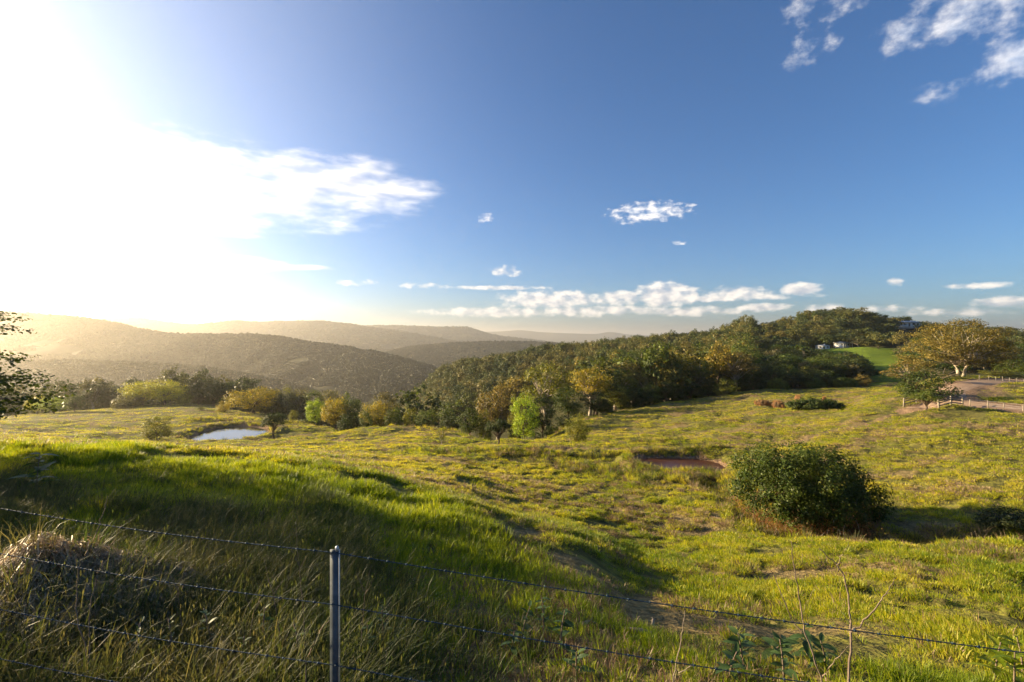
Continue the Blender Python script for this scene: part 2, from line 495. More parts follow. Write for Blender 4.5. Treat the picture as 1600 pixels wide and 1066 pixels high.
FARZ = [(2000, -165), (6000, -185), (40000, -230)]
TABLE = {
    -900: [(.4, -1.68), (2, -2.2), (4, -2.5), (8, -2.9), (12, -3.6), (20, -7), (40, -13), (80, -22), (160, -50), (400, -110)] + FARZ,
    -200: [(1, -1.68), (2.2, -2.15), (3, -2.4), (5, -2.6), (8, -2.85), (11, -3.05), (14, -3.25), (20, -4.5), (40, -8.6), (60, -12.8), (100, -19), (150, -24), (200, -32), (400, -90), (900, -140)] + FARZ,
    0: [(1, -1.68), (2.4, -2.2), (3.1, -2.4), (5, -2.65), (8, -2.92), (12, -3.2), zy(14, 704), zy(20, 700), zy(30, 696), zy(40, 693), zy(60, 688), zy(80, 682), zy(100, 674), zy(140, 660), zy(170, 651), zy(186, 647), (230, -42), (400, -85), (900, -140)] + FARZ,
    200: [(1, -1.7), (2.4, -2.25), (3.1, -2.45), (5, -2.75), (8, -3.02), (12, -3.3), zy(14, 710), zy(20, 706), zy(30, 703), zy(45, 701), zy(65, 699), zy(80, 696), zy(100, 688), zy(125, 670), zy(150, 655), zy(180, 642), zy(205, 634), (250, -40), (400, -88), (900, -140)] + FARZ,
    320: [(1, -1.7), (2.3, -2.3), (3, -2.5), (5, -2.82), (8, -3.1), (12, -3.45), zy(14, 719), zy(20, 714), zy(30, 710), zy(45, 707), zy(60, 704.5), zy(80, 701), zy(100, 694), (110, -24.4), (132, -24.4), (136, -23.9), zy(150, 652), zy(175, 642), zy(205, 633), (260, -42), (400, -90), (900, -140)] + FARZ,
    420: [(1, -1.7), (2.3, -2.3), (3, -2.5), (5, -2.85), (8, -3.2), (12, -3.6), zy(14, 727), zy(20, 721), zy(30, 715), zy(45, 710), zy(60, 706.5), zy(80, 702), zy(100, 692), (113, -24.3), (126, -24.4), (136, -24.3), zy(152, 656), zy(170, 650), (210, -36), (400, -92), (900, -140)] + FARZ,
    600: [(1, -1.75), (2.2, -2.4), (2.8, -2.6), (4, -2.9), (8, -3.55), (11.5, -4.0), zy(14, 757), zy(18, 751), zy(25, 743), zy(35, 733), zy(45, 724), zy(60, 711), zy(80, 694), zy(100, 680), zy(115, 669), (132, -27), (200, -52), (400, -105), (560, -98), (900, -140)] + FARZ,
    700: [(1, -1.75), (2.2, -2.45), (2.8, -2.7), (4, -3.0), (8, -3.75), (12, -4.35), zy(14, 785), zy(18, 776), zy(25, 764), zy(35, 748), zy(45, 734), zy(60, 716), zy(80, 692), zy(100, 680), zy(110, 673), (130, -29), (180, -50), (230, -62), (350, -57), (410, -53), (480, -46), (600, -62), (900, -135)] + FARZ,
    800: [(1, -1.8), (2.1, -2.5), (2.7, -2.8), (4.3, -3.1), (8, -3.98), (11.5, -4.62), zy(15, 814), zy(20, 807), zy(26, 798), (35, -12.0), (45, -13.8), (55, -15.0), (60, -15.2), (64, -15.0), zy(72, 703), zy(88, 691), (100, -24), (130, -34), (200, -50), (260, -52), (350, -43), (470, -34), (600, -48), (900, -130)] + FARZ,
    900: [(1, -1.8), (2.1, -2.6), (2.6, -2.85), (4.3, -3.12), (8, -4.05), (12, -5.2), (15, -6.3), (20, -8.2), (30, -11.3), (40, -13.4), (50, -14.9), (56, -15.3), (60, -15.3), (62, -14.85), (66, -14.9), zy(80, 690), zy(100, 668), zy(125, 655), (150, -27), (180, -34), (250, -38), (330, -31), (450, -23.5), (600, -38), (900, -120)] + FARZ,
    1000: [(1, -1.8), (2, -2.6), (2.5, -2.8), (4.3, -3.15), (8, -4.45), (12, -6.0), (15, -7.2), (20, -9.1), (30, -11.9), (40, -13.7), (47, -14.6), (51, -14.85), (58.2, -14.85), (59.6, -14.3), (63, -14.4), zy(80, 682), zy(100, 662), zy(120, 646), zy(132, 638), (160, -23), (220, -30), (320, -24), (430, -17.5), (600, -33), (900, -110)] + FARZ,
    1100: [(1, -1.85), (2, -2.65), (2.5, -2.8), (4.3, -3.15), (8, -4.6), (12, -6.2), (15, -7.3), (20, -9.0), (30, -12.0), (40, -13.6), (48, -14.5), (51, -14.8), (57.5, -14.8), (59, -14.1), (63, -14.25), zy(80, 676), zy(100, 655), zy(120, 638), zy(142, 625), (170, -21), (230, -26), (320, -20), (420, -13), (600, -24), (900, -100)] + FARZ,
    1200: [(1, -1.85), (2, -2.7), (2.4, -2.95), (4.3, -3.25), (10, -5.6), (15, -7.3), (20, -8.9), (26, -10.9), (30, -11.9), (36, -12.8), (45, -13.4), (55, -13.7), (62, -14.2), zy(80, 664), zy(100, 642), zy(130, 621), zy(150, 612), (190, -19.5), (250, -17.5), (320, -9), (380, -1), (430, 5), (480, 2), (600, -14), (900, -100)] + FARZ,
    1300: [(1, -1.85), (2, -2.7), (2.4, -3), (4.3, -3.2), (10, -5.5), (15, -7.2), (20, -8.9), (26, -11.0), (30, -11.9), (36, -12.2), (45, -12.5), (55, -12.8), (65, -13.0), zy(80, 653), zy(100, 635), zy(130, 617), zy(150, 609), (190, -19), (240, -18.2), (280, -15.5), (322, -9.8), (380, 3), (430, 14), (470, 13), (600, -8), (900, -90)] + FARZ,
    1400: [(1, -1.85), (2, -2.7), (2.3, -3), (4.2, -3.2), (10, -5.5), (15, -7.1), (20, -8.9), (25, -10.9), (29, -11.5), (36, -11.6), (50, -11.9), (65, -12.05), (75, -12.0), (90, -11.7), (110, -12.6), (150, -15.5), (200, -18), (250, -16.5), (300, -11.5), (350, -6), (430, 7), (480, 6), (600, -8), (900, -80)] + FARZ,
    1500: [(1, -1.85), (2, -2.7), (2.3, -3), (4.1, -3.25), (10, -5.5), (15, -7.2), (20, -8.8), (25, -10.5), (30, -11.0), (40, -11.2), (55, -11.1), (65, -10.9), (75, -10.55), (86, -9.9), (100, -9.8), (130, -11), (200, -15), (280, -13), (350, -7), (430, -1), (600, -14), (900, -80)] + FARZ,
    1600: [(1, -1.85), (2, -2.75), (2.2, -3), (4, -3.25), (10, -5.6), (15, -7.3), (20, -8.8), (25, -10.2), (32, -10.7), (45, -10.7), (60, -10.4), (72, -10.1), (85, -9.7), (100, -10.2), (150, -13), (250, -14), (430, -8), (600, -20), (900, -80)] + FARZ,
    1850: [(.8, -1.85), (1.7, -2.7), (3.5, -3.3), (8, -5.4), (15, -7.8), (25, -9.8), (45, -10.2), (80, -9.5), (150, -13), (430, -20), (900, -90)] + FARZ,
    2600: [(.5, -1.75), (1, -2.2), (3, -3.2), (8, -5), (20, -7), (60, -9), (150, -15), (400, -30), (900, -90)] + FARZ,
}
BEHIND = [(.5, -1.66), (3, -1.6), (8, -1.2), (30, 0), (100, 3), (400, -10), (2000, -160), (40000, -230)]
LR0, LR1, NLR, NTH = math.log(.4), math.log(42000), 700, 760
_lr = np.linspace(LR0, LR1, NLR)
_cols = []
for px in sorted(TABLE):
    th = math.atan((px - CX) / F)
    pts = TABLE[px]
    _cols.append((th, pchip([math.log(d / math.cos(th)) for d, _ in pts], [z for _, z in pts], _lr)))
_bh = pchip([math.log(d) for d, _ in BEHIND], [z for _, z in BEHIND], _lr)
_cols = [(-math.pi, _bh), (-2.0, _bh)] + _cols + [(2.0, _bh), (math.pi, _bh)]
_cth = np.array([c[0] for c in _cols])
_cz = np.array([c[1] for c in _cols])
_th = np.linspace(-math.pi, math.pi, NTH)
_grid = np.stack([pchip(_cth, _cz[:, i], _th) for i in range(NLR)], 1)


def base_z(x, y):
    th, r = np.arctan2(x, y), np.maximum(np.hypot(x, y), .41)
    u = (th + math.pi) / (2 * math.pi) * (NTH - 1)
    v = np.clip((np.log(r) - LR0) / (LR1 - LR0) * (NLR - 1), 0, NLR - 1.001)
    iu = np.clip(u.astype(int), 0, NTH - 2)
    iv = v.astype(int)
    fu, fv = u - iu, v - iv
    return (_grid[iu, iv] * (1 - fu) * (1 - fv) + _grid[iu + 1, iv] * fu * (1 - fv)
            + _grid[iu, iv + 1] * (1 - fu) * fv + _grid[iu + 1, iv + 1] * fu * fv)


def pxd(px, d):
    return np.array([(px - CX) / F * d, d])


def on_plane(px, py, z):
    d = -z * F / (py - HY)
    return [(px - CX) / F * d, d]


POND_Z, DAM_Z = -24.55, -14.82
POND = np.array([on_plane(*p, POND_Z) for p in [(289, 690), (300, 694), (335, 694.5), (372, 691), (402, 686), (422, 677), (417, 671), (400, 667.5), (368, 666.5), (338, 669), (316, 676), (299, 684)]])
DAM = np.array([on_plane(*p, DAM_Z) for p in [(984, 719), (1000, 731), (1030, 739), (1075, 740.5), (1120, 740), (1136, 732), (1122, 723), (1088, 717), (1040, 715.5), (1000, 716)]])


def poly_sd(x, y, poly):
    """signed distance to a closed polygon, negative inside"""
    x, y = np.asarray(x, float), np.asarray(y, float)
    best = np.full(x.shape, 1e9)
    inside = np.zeros(x.shape, bool)
    n = len(poly)
    for i in range(n):
        a, b = poly[i], poly[(i + 1) % n]
        e = b - a
        t = np.clip(((x - a[0]) * e[0] + (y - a[1]) * e[1]) / (e @ e), 0, 1)
        best = np.minimum(best, np.hypot(x - a[0] - t * e[0], y - a[1] - t * e[1]))
        c = ((a[1] > y) != (b[1] > y))
        with np.errstate(divide='ignore', invalid='ignore'):
            xi = (b[0] - a[0]) * (y - a[1]) / (b[1] - a[1] + 1e-12) + a[0]
        inside ^= c & (x < xi)
    return np.where(inside, -best, best)


def line_d(x, y, pts):
    x, y = np.asarray(x, float), np.asarray(y, float)
    best = np.full(x.shape, 1e9)
    for a, b in zip(pts[:-1], pts[1:]):
        a, b = np.asarray(a), np.asarray(b)
        e = b - a
        t = np.clip(((x - a[0]) * e[0] + (y - a[1]) * e[1]) / (e @ e), 0, 1)
        best = np.minimum(best, np.hypot(x - a[0] - t * e[0], y - a[1] - t * e[1]))
    return best


GULLY = [pxd(1110, 47), pxd(1150, 39), pxd(1190, 32), pxd(1240, 29), pxd(1320, 27.6), pxd(1400, 26.6), pxd(1500, 26), pxd(1620, 25), pxd(1800, 24)]
TRACK = [pxd(1440, 74), pxd(1385, 70), pxd(1310, 65), pxd(1220, 62), pxd(1120, 61), pxd(1000, 61.5), pxd(900, 64), pxd(800, 68), pxd(720, 75), pxd(640, 84), pxd(540, 92), pxd(440, 96)]
TRACK2 = [pxd(1195, 62.5), pxd(1178, 72), pxd(1180, 84), pxd(1160, 100), pxd(1130, 118)]
ROAD = [pxd(1800, 58), pxd(1680, 63), pxd(1600, 67.5), pxd(1550, 71), pxd(1505, 75), pxd(1478, 80), pxd(1480, 87), pxd(1505, 95), pxd(1545, 105), pxd(1580, 125), pxd(1620, 160)]
APRON = [pxd(1498, 76), pxd(1462, 75.5), pxd(1428, 73)]
BANK = np.array([pxd(1512, 80), pxd(1585, 76), pxd(1592, 86), pxd(1570, 94), pxd(1520, 93)])
MOUND = (pxd(95, 4.7), 0.75)


def tussock(x, y):
    r = np.hypot(x, y)
    return np.where(r < 80, fbm(x / .95, y / .8, 3, 31), fbm(x / 1.8, y / 1.6, 3, 32))


def ground_z(x, y):
    x, y = np.asarray(x, float), np.asarray(y, float)
    z = base_z(x, y)
    r = np.hypot(x, y)
    # rolling and small unevenness
    z = z + (fbm(x / 9, y / 9, 3, 3) - .5) * (0.9 + 1.1 * sm(r, 50, 110)) * sm(r, 9, 40) * (1 - sm(r, 150, 300))
    z = z + (fbm(x / 1.7, y / 1.7, 3, 5) - .5) * (0.16 + 0.14 * sm(r, 14, 40)) * sm(r, 2.5, 6) * (1 - sm(r, 150, 300))
    z = z + .17 * sm(tussock(x, y), .42, .68) * sm(r, 6, 14) * (1 - sm(r, 120, 200))
    z = z + (fbm(x / 60, y / 60, 4, 9) - .5) * 16 * sm(r, 200, 420)
    z = z - 0.95 * np.exp(-(line_d(x, y, GULLY) / 1.5) ** 2)
    z = z + (0.2 + 0.55 * fbm(x / .45, y / .45, 3, 63)) * np.exp(-(np.hypot((x - MOUND[0][0]) * .8, y - MOUND[0][1]) / MOUND[1]) ** 2)
    for poly, pz, w in ((POND, POND_Z, 2.4), (DAM, DAM_Z, 0.8)):
        sd = poly_sd(x, y, poly)
        bank = pz + 0.10 + np.clip(sd, 0, None) * 0.55
        z = np.where(sd < w * 2, np.where(sd < 0, pz - 0.08 - np.minimum(-sd, 2) * .3, bank * (1 - sm(sd, w * .5, w * 2)) + np.maximum(z, pz + .2) * sm(sd, w * .5, w * 2)), z)
    td = line_d(x, y, ROAD)
    z = z + (base_z(x, y) - 0.05 - z) * (1 - sm(td, 2.8, 4.5))
    return z


def gz(x, y):
    return float(ground_z(np.array([x]), np.array([y]))[0])


def G(px, d, dz=0.0):
    p = pxd(px, d)
    return np.array([p[0], p[1], gz(p[0], p[1]) + dz])


def P3(px, py, d):
    return np.array([(px - CX) / F * d, d, (HY - py) / F * d])


# where grass is dry, bare, mown or under forest
def to_px(x, y):
    return CX + F * x / np.maximum(y, .01)


TREE_EDGE = [(-300, 175), (0, 182), (120, 200), (300, 205), (420, 166), (480, 150), (560, 128), (640, 118), (720, 110), (790, 97), (850, 98), (900, 118), (940, 128), (1000, 136), (1100, 146), (1200, 155), (1300, 158), (1380, 158), (1400, 125), (1500, 135), (1700, 140)]


def forest_start(px):
    return np.interp(px, [p for p, _ in TREE_EDGE], [d for _, d in TREE_EDGE])


LAWN = np.array([pxd(1228, 292), pxd(1262, 318), pxd(1330, 322), pxd(1398, 300), pxd(1412, 255), pxd(1400, 180), pxd(1370, 168), pxd(1362, 205), pxd(1338, 250), pxd(1285, 268), pxd(1240, 275)])


def cover(x, y):
    r = np.hypot(x, y)
    px = to_px(x, y)
    dirt = np.zeros(x.shape)
    for line, w, s in ((TRACK, 1.5, .62), (TRACK2, .8, .45)):
        dl = line_d(x, y, line)
        dirt = np.maximum(dirt, s * np.exp(-(dl / w) ** 2))
    dirt = np.maximum(dirt, .9 * (1 - sm(line_d(x, y, APRON), 1.6, 3.2)))
    dirt = np.maximum(dirt, (1 - sm(line_d(x, y, ROAD), 3.0, 5.0)))
    dirt = np.maximum(dirt, .62 * (1 - sm(poly_sd(x, y, BANK), -2.5, 1.2)))
    dirt = np.maximum(dirt, .9 * (1 - sm(line_d(x, y, GULLY), .5, 1.7)))
    for poly, w in ((POND, 1.2), (DAM, .6)):
        dirt = np.maximum(dirt, 1 - sm(poly_sd(x, y, poly), w * .4, w))
    dry = sm(fbm(x / 4.5, y / 3.5, 4, 21), .5, .68) * .85
    dl = line_d(x, y, [pxd(860, 58), pxd(960, 55), pxd(1000, 48), pxd(1080, 48), pxd(1140, 43)])
    dry = np.maximum(dry, .8 * np.exp(-(dl / 2.0) ** 2))
    dry = np.maximum(dry, .9 * np.exp(-(np.hypot(x - MOUND[0][0], y - MOUND[0][1]) / 1.1) ** 2))
    for p, d, w in ((600, 5.8, .5), (680, 5.3, .5), (1240, 5.0, .5), (1080, 5.4, .4), (1150, 4.6, .5)):
        c = pxd(p, d)
        dry = np.maximum(dry, .8 * np.exp(-(np.hypot(x - c[0], y - c[1]) / w) ** 2))
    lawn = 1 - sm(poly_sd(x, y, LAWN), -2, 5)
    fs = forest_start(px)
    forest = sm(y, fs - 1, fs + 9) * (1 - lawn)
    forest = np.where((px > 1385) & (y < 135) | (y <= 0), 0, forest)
    # bare cap of the hill
    c = pxd(1265, 428)
    cap = np.exp(-(np.hypot((x - c[0]) / 38, (y - c[1]) / 16)) ** 2)
    dry = np.maximum(dry, cap); forest = forest * (1 - cap)
    forest = np.where(r < 60, 0, forest)
    return dirt, dry, lawn, forest


def build_ground():
    th = np.concatenate([np.linspace(-math.pi, -.95, 46)[:-1], np.linspace(-.95, .95, 720), np.linspace(.95, math.pi, 46)[1:-1]])
    rr = [.35]
    while rr[-1] < 42000:
        r = rr[-1]
        rr.append(r * (1.05 if r < 2 else 1.025 if r < 7 else 1.0125 if r < 110 else 1.014 if r < 190 else 1.022 if r < 900 else 1.09))
    rr = np.array(rr)
    T, RR = np.meshgrid(th, rr, indexing='ij')
    x, y = RR * np.sin(T), RR * np.cos(T)
    z = ground_z(x.ravel(), y.ravel())
    v = np.stack([x.ravel(), y.ravel(), z], 1)
    nt_, nr = len(th), len(rr)
    i = np.arange(nt_)[:, None] * nr
    i2 = ((np.arange(nt_) + 1) % nt_)[:, None] * nr
    j = np.arange(nr - 1)[None]
    q = np.stack([i + j, i2 + j, i2 + j + 1, i + j + 1], -1).reshape(-1, 4)[:, ::-1]
    c = len(v)
    v = np.concatenate([v, [[0, 0, -1.68]]])
    t = np.stack([np.full(nt_, c), (i2[:, 0]), i[:, 0]], 1)[:, ::-1]
    me = mesh_arrays('ground', v, [q, t], [M['ground']], True)
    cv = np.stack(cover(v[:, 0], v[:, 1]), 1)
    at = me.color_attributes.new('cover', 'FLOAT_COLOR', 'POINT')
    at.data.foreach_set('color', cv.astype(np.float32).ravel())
    tag(link('ground', me), 'green grazed pasture hillside falling away to the wooded valley', 'ground', kind='structure')


build_ground()


# ------------------------------------------------------------------ far hills
class Hill:
    def __init__(self, name, label, crest, front, back, zb, seed, spur=.16, tree_h=9):
        self.name, self.seed, self.zb, self.front, self.back, self.spur = name, seed, zb, front, back, spur
        c = np.array(crest, float)
        self.px, self.dc = c[:, 0], c[:, 2]
        self.zc = (HY - c[:, 1]) / F * c[:, 2] - tree_h
        u = np.linspace(self.px[0], self.px[-1], 260)
        v = np.concatenate([np.linspace(-1, 0, 60), np.linspace(0, 1, 22)[1:]])
        U, V = np.meshgrid(u, v, indexing='ij')
        p = self.at(U.ravel(), V.ravel())
        n, m = len(u), len(v)
        i = np.arange(n - 1)[:, None] * m
        j = np.arange(m - 1)[None]
        q = np.stack([i + j, i + m + j, i + m + j + 1, i + j + 1], -1).reshape(-1, 4)
        me = mesh_arrays(name, p, [q], [M['ground']], True)
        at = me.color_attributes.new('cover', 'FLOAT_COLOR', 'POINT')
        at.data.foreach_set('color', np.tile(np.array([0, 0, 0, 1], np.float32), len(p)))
        tag(link(name, me), label, 'hill', kind='structure')

    def at(self, u, v):
        dc, zc = np.interp(u, self.px, self.dc), pchip(self.px, self.zc, u)
        d = dc * np.where(v < 0, 1 + v * (1 - self.front), 1 + v * (self.back - 1))
        x = (u - CX) / F * d
        a = np.abs(v)
        n = fbm(x / (self.dc.mean() * .11), d / (self.dc.mean() * .2), 4, self.seed) - .5
        prof = np.clip((1 - a) ** 1.15, 0, 1)
        prof = prof * (1 - .35 * np.sin(np.pi * a) * 0.5)
        z = self.zb + (zc - self.zb) * prof
        z = z + n * (zc - self.zb) * self.spur * 2.2 * np.sin(np.pi * np.clip(a, 0, 1)) ** .8
        z = z + (fbm(x / (self.dc.mean() * .03), d / (self.dc.mean() * .05), 3, self.seed + 9) - .5) * self.dc.mean() * .006 * sm(a, .01, .1)
        return np.stack([x, d, z], 1)

    def scatter(self, n, seed, vmax=.06):
        rg = np.random.default_rng(seed)
        u = rg.uniform(self.px[0], self.px[-1], n)
        v = rg.uniform(-.95, vmax, n)
        return self.at(u, v)


HILLS = {
    'west': Hill('wooded_hill', 'broad hazy wooded hill under the sunny sky', [(-700, 500, 2300), (-300, 480, 2250), (-100, 482, 2200), (0, 484, 2150), (60, 487, 2100), (130, 493, 2050), (180, 501, 2000), (230, 512, 1950), (280, 518, 1900), (330, 519, 1850), (370, 518, 1800), (430, 521, 1700), (480, 530, 1650), (540, 537, 1600), (600, 548, 1500), (650, 561, 1420), (700, 579, 1350), (740, 600, 1300), (790, 640, 1250)], .5, 1.6, -165, 11, .2, 9),
    'spur': Hill('wooded_spur', 'low dark wooded spur at the foot of the broad hill', [(-500, 572, 1250), (-200, 566, 1200), (0, 561, 1150), (100, 557, 1120), (200, 560, 1100), (300, 566, 1080), (380, 577, 1050), (450, 592, 1000), (520, 612, 960), (600, 640, 930)], .55, 1.3, -150, 17, .12, 9),
    'far_west': Hill('distant_hill', 'long flat-topped hazy hill rising behind the broad wooded hill', [(-400, 500, 5200), (100, 498, 5200), (170, 496, 5200), (210, 495, 5200), (260, 501, 5200), (300, 505, 5100), (340, 502, 5000), (365, 499, 5000), (400, 501, 5000), (440, 500, 4900), (490, 499, 4900), (530, 502, 4800), (590, 511, 4700), (640, 518, 4600), (690, 527, 4500), (760, 540, 4400), (850, 560, 4300)], .6, 1.4, -180, 23, .15, 12),
    'plateau': Hill('plateau_hill', 'hazy plateau hill ending in a short step down', [(480, 512, 6500), (560, 507, 6500), (600, 507, 6500), (650, 508, 6500), (690, 509, 6500), (725, 509, 6500), (750, 515, 6400), (775, 522, 6400), (820, 528, 6300), (900, 538, 6200), (980, 550, 6100)], .7, 1.3, -190, 29, .12, 12),
    'middle': Hill('rolling_ridge', 'rolling wooded ridge across the middle of the valley', [(540, 566, 2700), (600, 549, 2700), (650, 538, 2700), (700, 534, 2700), (760, 531, 2700), (810, 531, 2700), (860, 533, 2700), (900, 537, 2650), (940, 544, 2600), (1000, 556, 2600), (1060, 570, 2600)], .45, 1.4, -170, 31, .22, 10),
    'faint': Hill('faint_ridge', 'faint pale ridge on the far skyline', [(640, 530, 13000), (740, 519, 13000), (780, 518, 13000), (812, 516, 13000), (845, 519, 13000), (890, 521, 13000), (930, 522, 13000), (952, 519, 13000), (985, 523, 13000), (1040, 525, 13000), (1120, 524, 13000), (1200, 526, 13000), (1320, 530, 13000)], .8, 1.2, -210, 37, .1, 0),
    'north': Hill('dark_knoll_ridge', 'dark wooded ridge with a rounded knoll beside the house hill', [(840, 552, 1500), (900, 540, 1450), (950, 532, 1400), (1000, 526, 1350), (1040, 523, 1300), (1062, 519, 1250), (1080, 517, 1250), (1100, 518, 1250), (1120, 522, 1250), (1150, 525, 1250), (1200, 527, 1250), (1260, 533, 1250), (1340, 545, 1250)], .55, 1.4, -110, 41, .12, 9),
    'plain': Hill('low_plain_ridge', 'flat blue ridge at the edge of the far plain', [(1380, 536, 7000), (1480, 531, 7000), (1560, 528, 7000), (1620, 527, 7000), (1720, 528, 7000), (1900, 530, 7000), (2100, 536, 7000)], .7, 1.3, -200, 43, .1, 0),
}

# ------------------------------------------------------------------ water and road
def poly_sheet(name, poly, z, mat, label, cat, n=7):
    c = poly.mean(0)
    rings = [np.column_stack([c + (poly - c) * f, np.full(len(poly), z)]) for f in np.linspace(.15, 1.12, n)]
    v = np.concatenate([[[c[0], c[1], z]]] + rings)
    k = len(poly)
    q = [(1 + a * k + s, 1 + a * k + (s + 1) % k, 1 + (a + 1) * k + (s + 1) % k, 1 + (a + 1) * k + s) for a in range(n - 1) for s in range(k)]
    t = [(0, 1 + (s + 1) % k, 1 + s) for s in range(k)]
    me = mesh_arrays(name, v, [np.array(q), np.array(t)], [mat])
    return tag(link(name, me), label, cat, kind='structure')


def mat_water(name, col, rough, bump, scale):
    m, nt = new_mat(name)
    ge = nt.n('ShaderNodeNewGeometry')
    mp = nt.n('ShaderNodeMapping'); mp.inputs['Scale'].default_value = (1, .45, 1)
    nt.t.links.new(ge.outputs['Position'], mp.inputs[0])
    n = nt.noise(mp.outputs[0], scale, 3.0)
    w = nt.noise(mp.outputs[0], .35, 4.0)
    finish(nt, principled(nt, nt.mix(w, tuple(c * .7 for c in col) + (1,), tuple(col) + (1,)), rough, .5 if rough < .1 else .18, n, bump))
    return m


poly_sheet('pond', POND, POND_Z, mat_water('pond_water', (.06, .055, .04), .04, .012, 1.8), 'farm pond reflecting the bright sky', 'pond')
poly_sheet('muddy_dam', DAM, DAM_Z, mat_water('muddy_water', (.085, .034, .02), .3, .004, 1.0), 'small dam of red brown muddy water below a dark bank', 'dam')


def strip(name, line, hw, mat, label, cat, lift=.03, seg=10):
    pts = []
    for a, b in zip(line[:-1], line[1:]):
        for t in np.arange(seg) / seg:
            pts.append(a * (1 - t) + b * t)
    pts.append(line[-1])
    p = np.array(pts)
    for _ in range(14):
        p[1:-1] = (p[:-2] + 2 * p[1:-1] + p[2:]) / 4
    tg = np.gradient(p, axis=0); tg /= np.linalg.norm(tg, axis=1)[:, None]
    nn = np.stack([-tg[:, 1], tg[:, 0]], 1)
    us = np.linspace(-1, 1, 9)
    e = 1 + (fbm(np.arange(len(p)) / 4.0, np.zeros(len(p)), 3, 77) - .5) * .35
    P = p[:, None] + nn[:, None] * (us[None, :, None] * hw * e[:, None, None])
    x, y = P[..., 0].ravel(), P[..., 1].ravel()
    z = ground_z(x, y) + lift * np.tile(1 - us ** 6 * 2.2, len(p)) + .02 * np.tile(np.cos(us * 7), len(p))
    n = len(us)
    i = np.arange(len(p) - 1)[:, None] * n
    j = np.arange(n - 1)[None]
    q = np.stack([i + j, i + j + 1, i + n + j + 1, i + n + j], -1).reshape(-1, 4)
    me = mesh_arrays(name, np.stack([x, y, z], 1), [q], [mat], True)
    return tag(link(name, me), label, cat, kind='structure')


strip('gravel_road', ROAD, 2.7, M['road'], 'pinkish gravel road bending round past the timber gate', 'road', .06)
strip('gravel_driveway', APRON, 1.5, M['road'], 'short grey gravel entrance between the timber rails', 'driveway', .05)

# ------------------------------------------------------------------ trees
def unit(v):
    return v / (np.linalg.norm(v, axis=-1, keepdims=True) + 1e-9)


def leaf_cards(pos, nrm, size, rg, wid=.55, droop=0.0):
    n = len(pos)
    nrm = unit(nrm)
    a = rg.normal(size=(n, 3))
    a[:, 2] -= droop
    a = unit(a - (a * nrm).sum(1)[:, None] * nrm)
    b = np.cross(nrm, a)
    L = size * rg.uniform(.6, 1.3, n)[:, None]
    W = L * wid * .5
    fold = nrm * L * .12
    v = np.stack([pos - a * L * .5, pos + b * W + fold - a * L * .05, pos + a * L * .5, pos - b * W + fold - a * L * .05], 1).reshape(-1, 3)
    i = np.arange(n)[:, None] * 4
    return v, i + np.array([[0, 1, 2, 3]])


def bez(a, b, c, n):
    t = np.linspace(0, 1, n)[:, None]
    return a * (1 - t) ** 2 + 2 * b * t * (1 - t) + c * t ** 2


